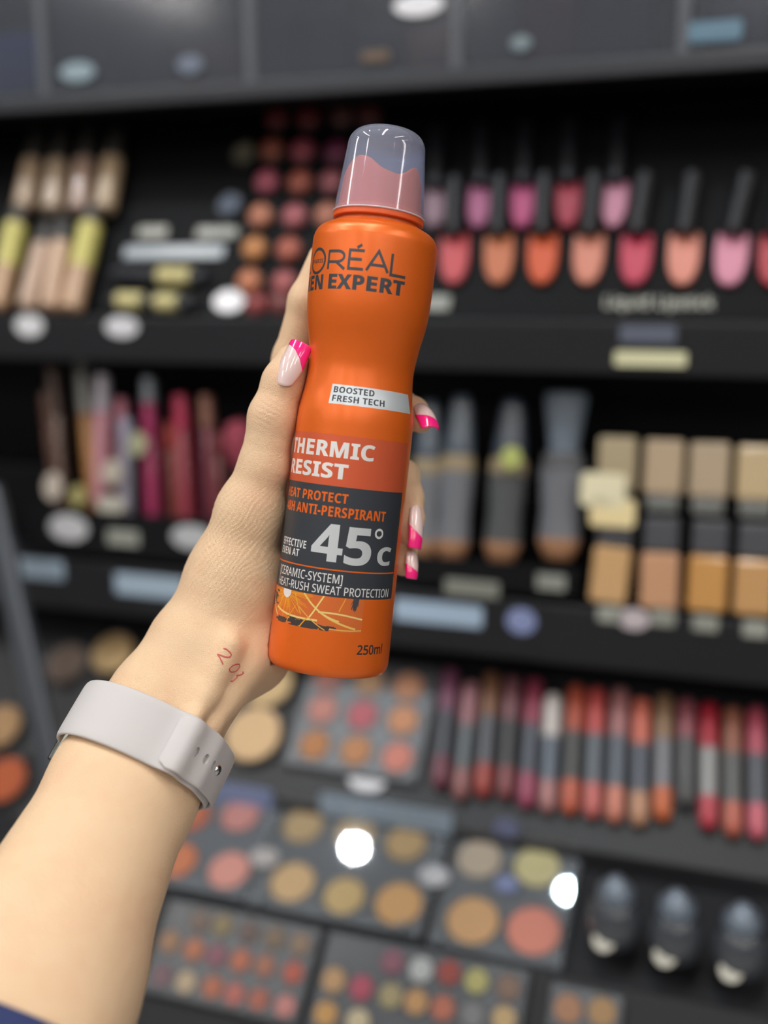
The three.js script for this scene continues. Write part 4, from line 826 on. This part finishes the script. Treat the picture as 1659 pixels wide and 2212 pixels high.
// ---------- wristwatch ----------
{
  const C = new THREE.Vector3(-0.07768, -0.03279, 0.01350), A = new THREE.Vector3(0.01363, 0.02875, -0.01800).normalize();
  const e1 = new THREE.Vector3(0, 0, 1); e1.addScaledVector(A, -e1.dot(A)).normalize();
  const e2 = new THREE.Vector3().crossVectors(A, e1).normalize();   // towards the underside of the wrist
  const watch = new THREE.Group(); watch.name = 'wristwatch'; watch.position.copy(HOLD); watch.quaternion.copy(ARM_TURN); scene.add(watch);
  watch.userData = { label: 'pale grey rubber-strapped smart watch worn on the wrist', category: 'watch' };
  const N = 120, half = 0.0128;
  let reach = [];
  for (let j = 0; j < N; j++) {
    const a = j / N * 2 * Math.PI, d = e1.clone().multiplyScalar(Math.cos(a)).addScaledVector(e2, Math.sin(a));
    reach.push(Math.max(...[-half, 0, half].map((s) => { let r = 0.055; for (let i = 0; i < 40; i++) { const p = C.clone().addScaledVector(A, s).addScaledVector(d, r), q = flesh(p.x, p.y, p.z); r -= q * 0.9; } return r; })));
  }
  for (let k = 0; k < 6; k++) reach = reach.map((r, j) => Math.max(r, (reach[(j + N - 1) % N] + 2 * r + reach[(j + 1) % N]) / 4));
  const rAt = (a) => { const x = ((a / (2 * Math.PI)) % 1 + 1) % 1 * N, i = Math.floor(x); return reach[i % N] + (reach[(i + 1) % N] - reach[i % N]) * (x - i); };
  const skew = (a) => 0;
  function strap(a0, a1, lift, thick, widthAt, steps, closed, dullEnds) {     // a rounded strip swept round the wrist
    const ring = []; const K = 20;
    for (let k = 0; k < K; k++) { const q = k / K * 2 * Math.PI, c = Math.cos(q), s = Math.sin(q); ring.push([Math.sign(c) * Math.pow(Math.abs(c), 0.28), Math.sign(s) * Math.pow(Math.abs(s), 0.7)]); }
    const pos = [], idx = [];
    for (let j = 0; j <= steps; j++) {
      const a = a0 + (a1 - a0) * j / steps, d = e1.clone().multiplyScalar(Math.cos(a)).addScaledVector(e2, Math.sin(a)), r = rAt(a) + lift(a) + thick / 2, [w, off] = widthAt(a, j / steps), f = dullEnds ? Math.min(1, Math.sqrt(Math.min(j, steps - j) / 3 + 0.02)) : 1;
      for (const [x, y] of ring) pos.push(...C.clone().addScaledVector(A, x * w + off).addScaledVector(d, r + y * thick / 2 * f).toArray());
    }
    for (let j = 0; j < steps; j++) for (let k = 0; k < K; k++) { const a = j * K + k, b = j * K + (k + 1) % K; idx.push(a, b, a + K, b, b + K, a + K); }
    if (!closed) for (const [o, flip] of [[0, 1], [steps * K, 0]]) for (let k = 1; k < K - 1; k++) idx.push(...(flip ? [o, o + k + 1, o + k] : [o, o + k, o + k + 1]));
    const g = new THREE.BufferGeometry(); g.setAttribute('position', new THREE.Float32BufferAttribute(pos, 3)); g.setIndex(idx); g.computeVertexNormals(); return g;
  }
  const rubber = new THREE.MeshPhysicalMaterial({ color: '#c0bbbb', roughness: 0.62, sheen: 0.3, sheenColor: '#ffffff', sheenRoughness: 0.4 });
  const D = Math.PI / 180;
  part('strap', strap(-100 * D, 200 * D, (a) => 0.0007 + 0.0015 * Math.max(0, -a / (100 * D)), 0.0022, (a) => [half, 0], 100, false, true), rubber, watch);
  // upper strap end with its holes
  const start = 19 * D, end = 150 * D, topLift = (a) => 0.0031;
  let over = strap(start, end, topLift, 0.0021, (a, t) => [half * 0.93 - 0.0016 * t - 0.0022 * Math.max(0, 1 - t / 0.04), 0], 90, false, true);
  const ev = new Evaluator(); ev.attributes = ['position', 'normal']; ev.useGroups = false;
  let brush = new Brush(over); brush.updateMatrixWorld();
  const holeAt = [38, 47, 55].map((x) => x * D);
  for (const a of holeAt) {
    const d = e1.clone().multiplyScalar(Math.cos(a)).addScaledVector(e2, Math.sin(a)), p = C.clone().addScaledVector(d, rAt(a) + topLift(a) + 0.0021);
    const cut = new THREE.CylinderGeometry(0.0017, 0.0017, 0.0034, 24); cut.deleteAttribute('uv'); cut.scale(0.8, 1, 1.3);
    const m = new THREE.Matrix4().makeBasis(new THREE.Vector3().crossVectors(d, A).normalize(), d, A.clone()).setPosition(p); cut.applyMatrix4(m);
    const b = new Brush(cut); b.updateMatrixWorld(); brush = ev.evaluate(brush, b, SUBTRACTION); brush.updateMatrixWorld();
  }
  part('strap_end', brush.geometry, rubber, watch).userData.label = 'strap end with a row of holes';
  {
    const a = 63 * D, d = e1.clone().multiplyScalar(Math.cos(a)).addScaledVector(e2, Math.sin(a)), p = C.clone().addScaledVector(d, rAt(a) + topLift(a) + 0.0020);
    const pin = new THREE.Mesh(new THREE.SphereGeometry(0.0023, 24, 16).scale(1, 0.6, 1), new THREE.MeshStandardMaterial({ color: '#c9cacc', metalness: 1, roughness: 0.18 }));
    pin.name = 'pin'; pin.position.copy(p); pin.quaternion.setFromUnitVectors(new THREE.Vector3(0, 1, 0), d); pin.castShadow = pin.receiveShadow = true; watch.add(pin); pin.userData.label = 'polished steel strap pin';
  }
  // case on the back of the wrist
  const a = -140 * D, d = e1.clone().multiplyScalar(Math.cos(a)).addScaledVector(e2, Math.sin(a)), m = new THREE.Matrix4().makeBasis(new THREE.Vector3().crossVectors(d, A).normalize(), d, A.clone()).setPosition(C.clone().addScaledVector(d, rAt(a) + 0.0066));
  part('case', new RoundedBoxGeometry(0.034, 0.0100, 0.040, 6, 0.0048).applyMatrix4(m), new THREE.MeshPhysicalMaterial({ color: '#8f938c', metalness: 0.6, roughness: 0.3 }), watch);
  const m2 = m.clone().setPosition(C.clone().addScaledVector(d, rAt(a) + 0.0110));
  part('glass', new RoundedBoxGeometry(0.0315, 0.0034, 0.0375, 6, 0.0016).applyMatrix4(m2), new THREE.MeshPhysicalMaterial({ color: '#151718', roughness: 0.05, clearcoat: 1 }), watch);
}
// ---------- sleeve ----------
{
  const c = new THREE.Vector3(-0.10497, -0.11773, 0.09600), A = new THREE.Vector3(0.01951, 0.05366, -0.05200).normalize();
  const e1 = new THREE.Vector3(0, 0, 1); e1.addScaledVector(A, -e1.dot(A)).normalize();
  const e2 = new THREE.Vector3().crossVectors(A, e1).normalize(), N = 72;
  const at = (s, j, gap) => {                                    // a point of the cloth, s metres down the arm from the hem
    const a = j / N * 2 * Math.PI, dir = e1.clone().multiplyScalar(Math.cos(a)).addScaledVector(e2, Math.sin(a)), o = c.clone().addScaledVector(A, -Math.min(s, 0.05));
    let r = 0.10; for (let i = 0; i < 40; i++) { const p = o.clone().addScaledVector(dir, r); r -= 0.9 * flesh(p.x, p.y, p.z); }
    return c.clone().addScaledVector(A, -s).addScaledVector(dir, r + gap);
  };
  const rows = [[0.004, 0.0012], [0.0004, 0.0012], [0, 0.002], [0.0006, 0.003], [0.012, 0.0036], [0.03, 0.0042], [0.05, 0.005], [0.075, 0.006], [0.11, 0.006]], pos = [], idx = [];
  for (const [s, gap] of rows) for (let j = 0; j < N; j++) pos.push(...at(s, j, gap).toArray());
  for (let i = 0; i < rows.length - 1; i++) for (let j = 0; j < N; j++) { const a = i * N + j, b = i * N + (j + 1) % N; idx.push(a, a + N, b, b, a + N, b + N); }
  pos.push(...c.clone().addScaledVector(A, -0.12).toArray()); const last = rows.length * N, o = last - N;
  for (let j = 0; j < N; j++) idx.push(o + j, last, o + (j + 1) % N);
  const sl = new THREE.BufferGeometry(); sl.setAttribute('position', new THREE.Float32BufferAttribute(pos, 3)); sl.setIndex(idx); sl.computeVertexNormals();
  const m = part('sleeve', sl, new THREE.MeshPhysicalMaterial({ color: '#2c3763', roughness: 0.9, sheen: 0.3, sheenColor: '#6a78b0', side: THREE.DoubleSide }), person);
  m.userData.label = 'hem of a navy blue sleeve';
}

renderer.render(scene, camera);
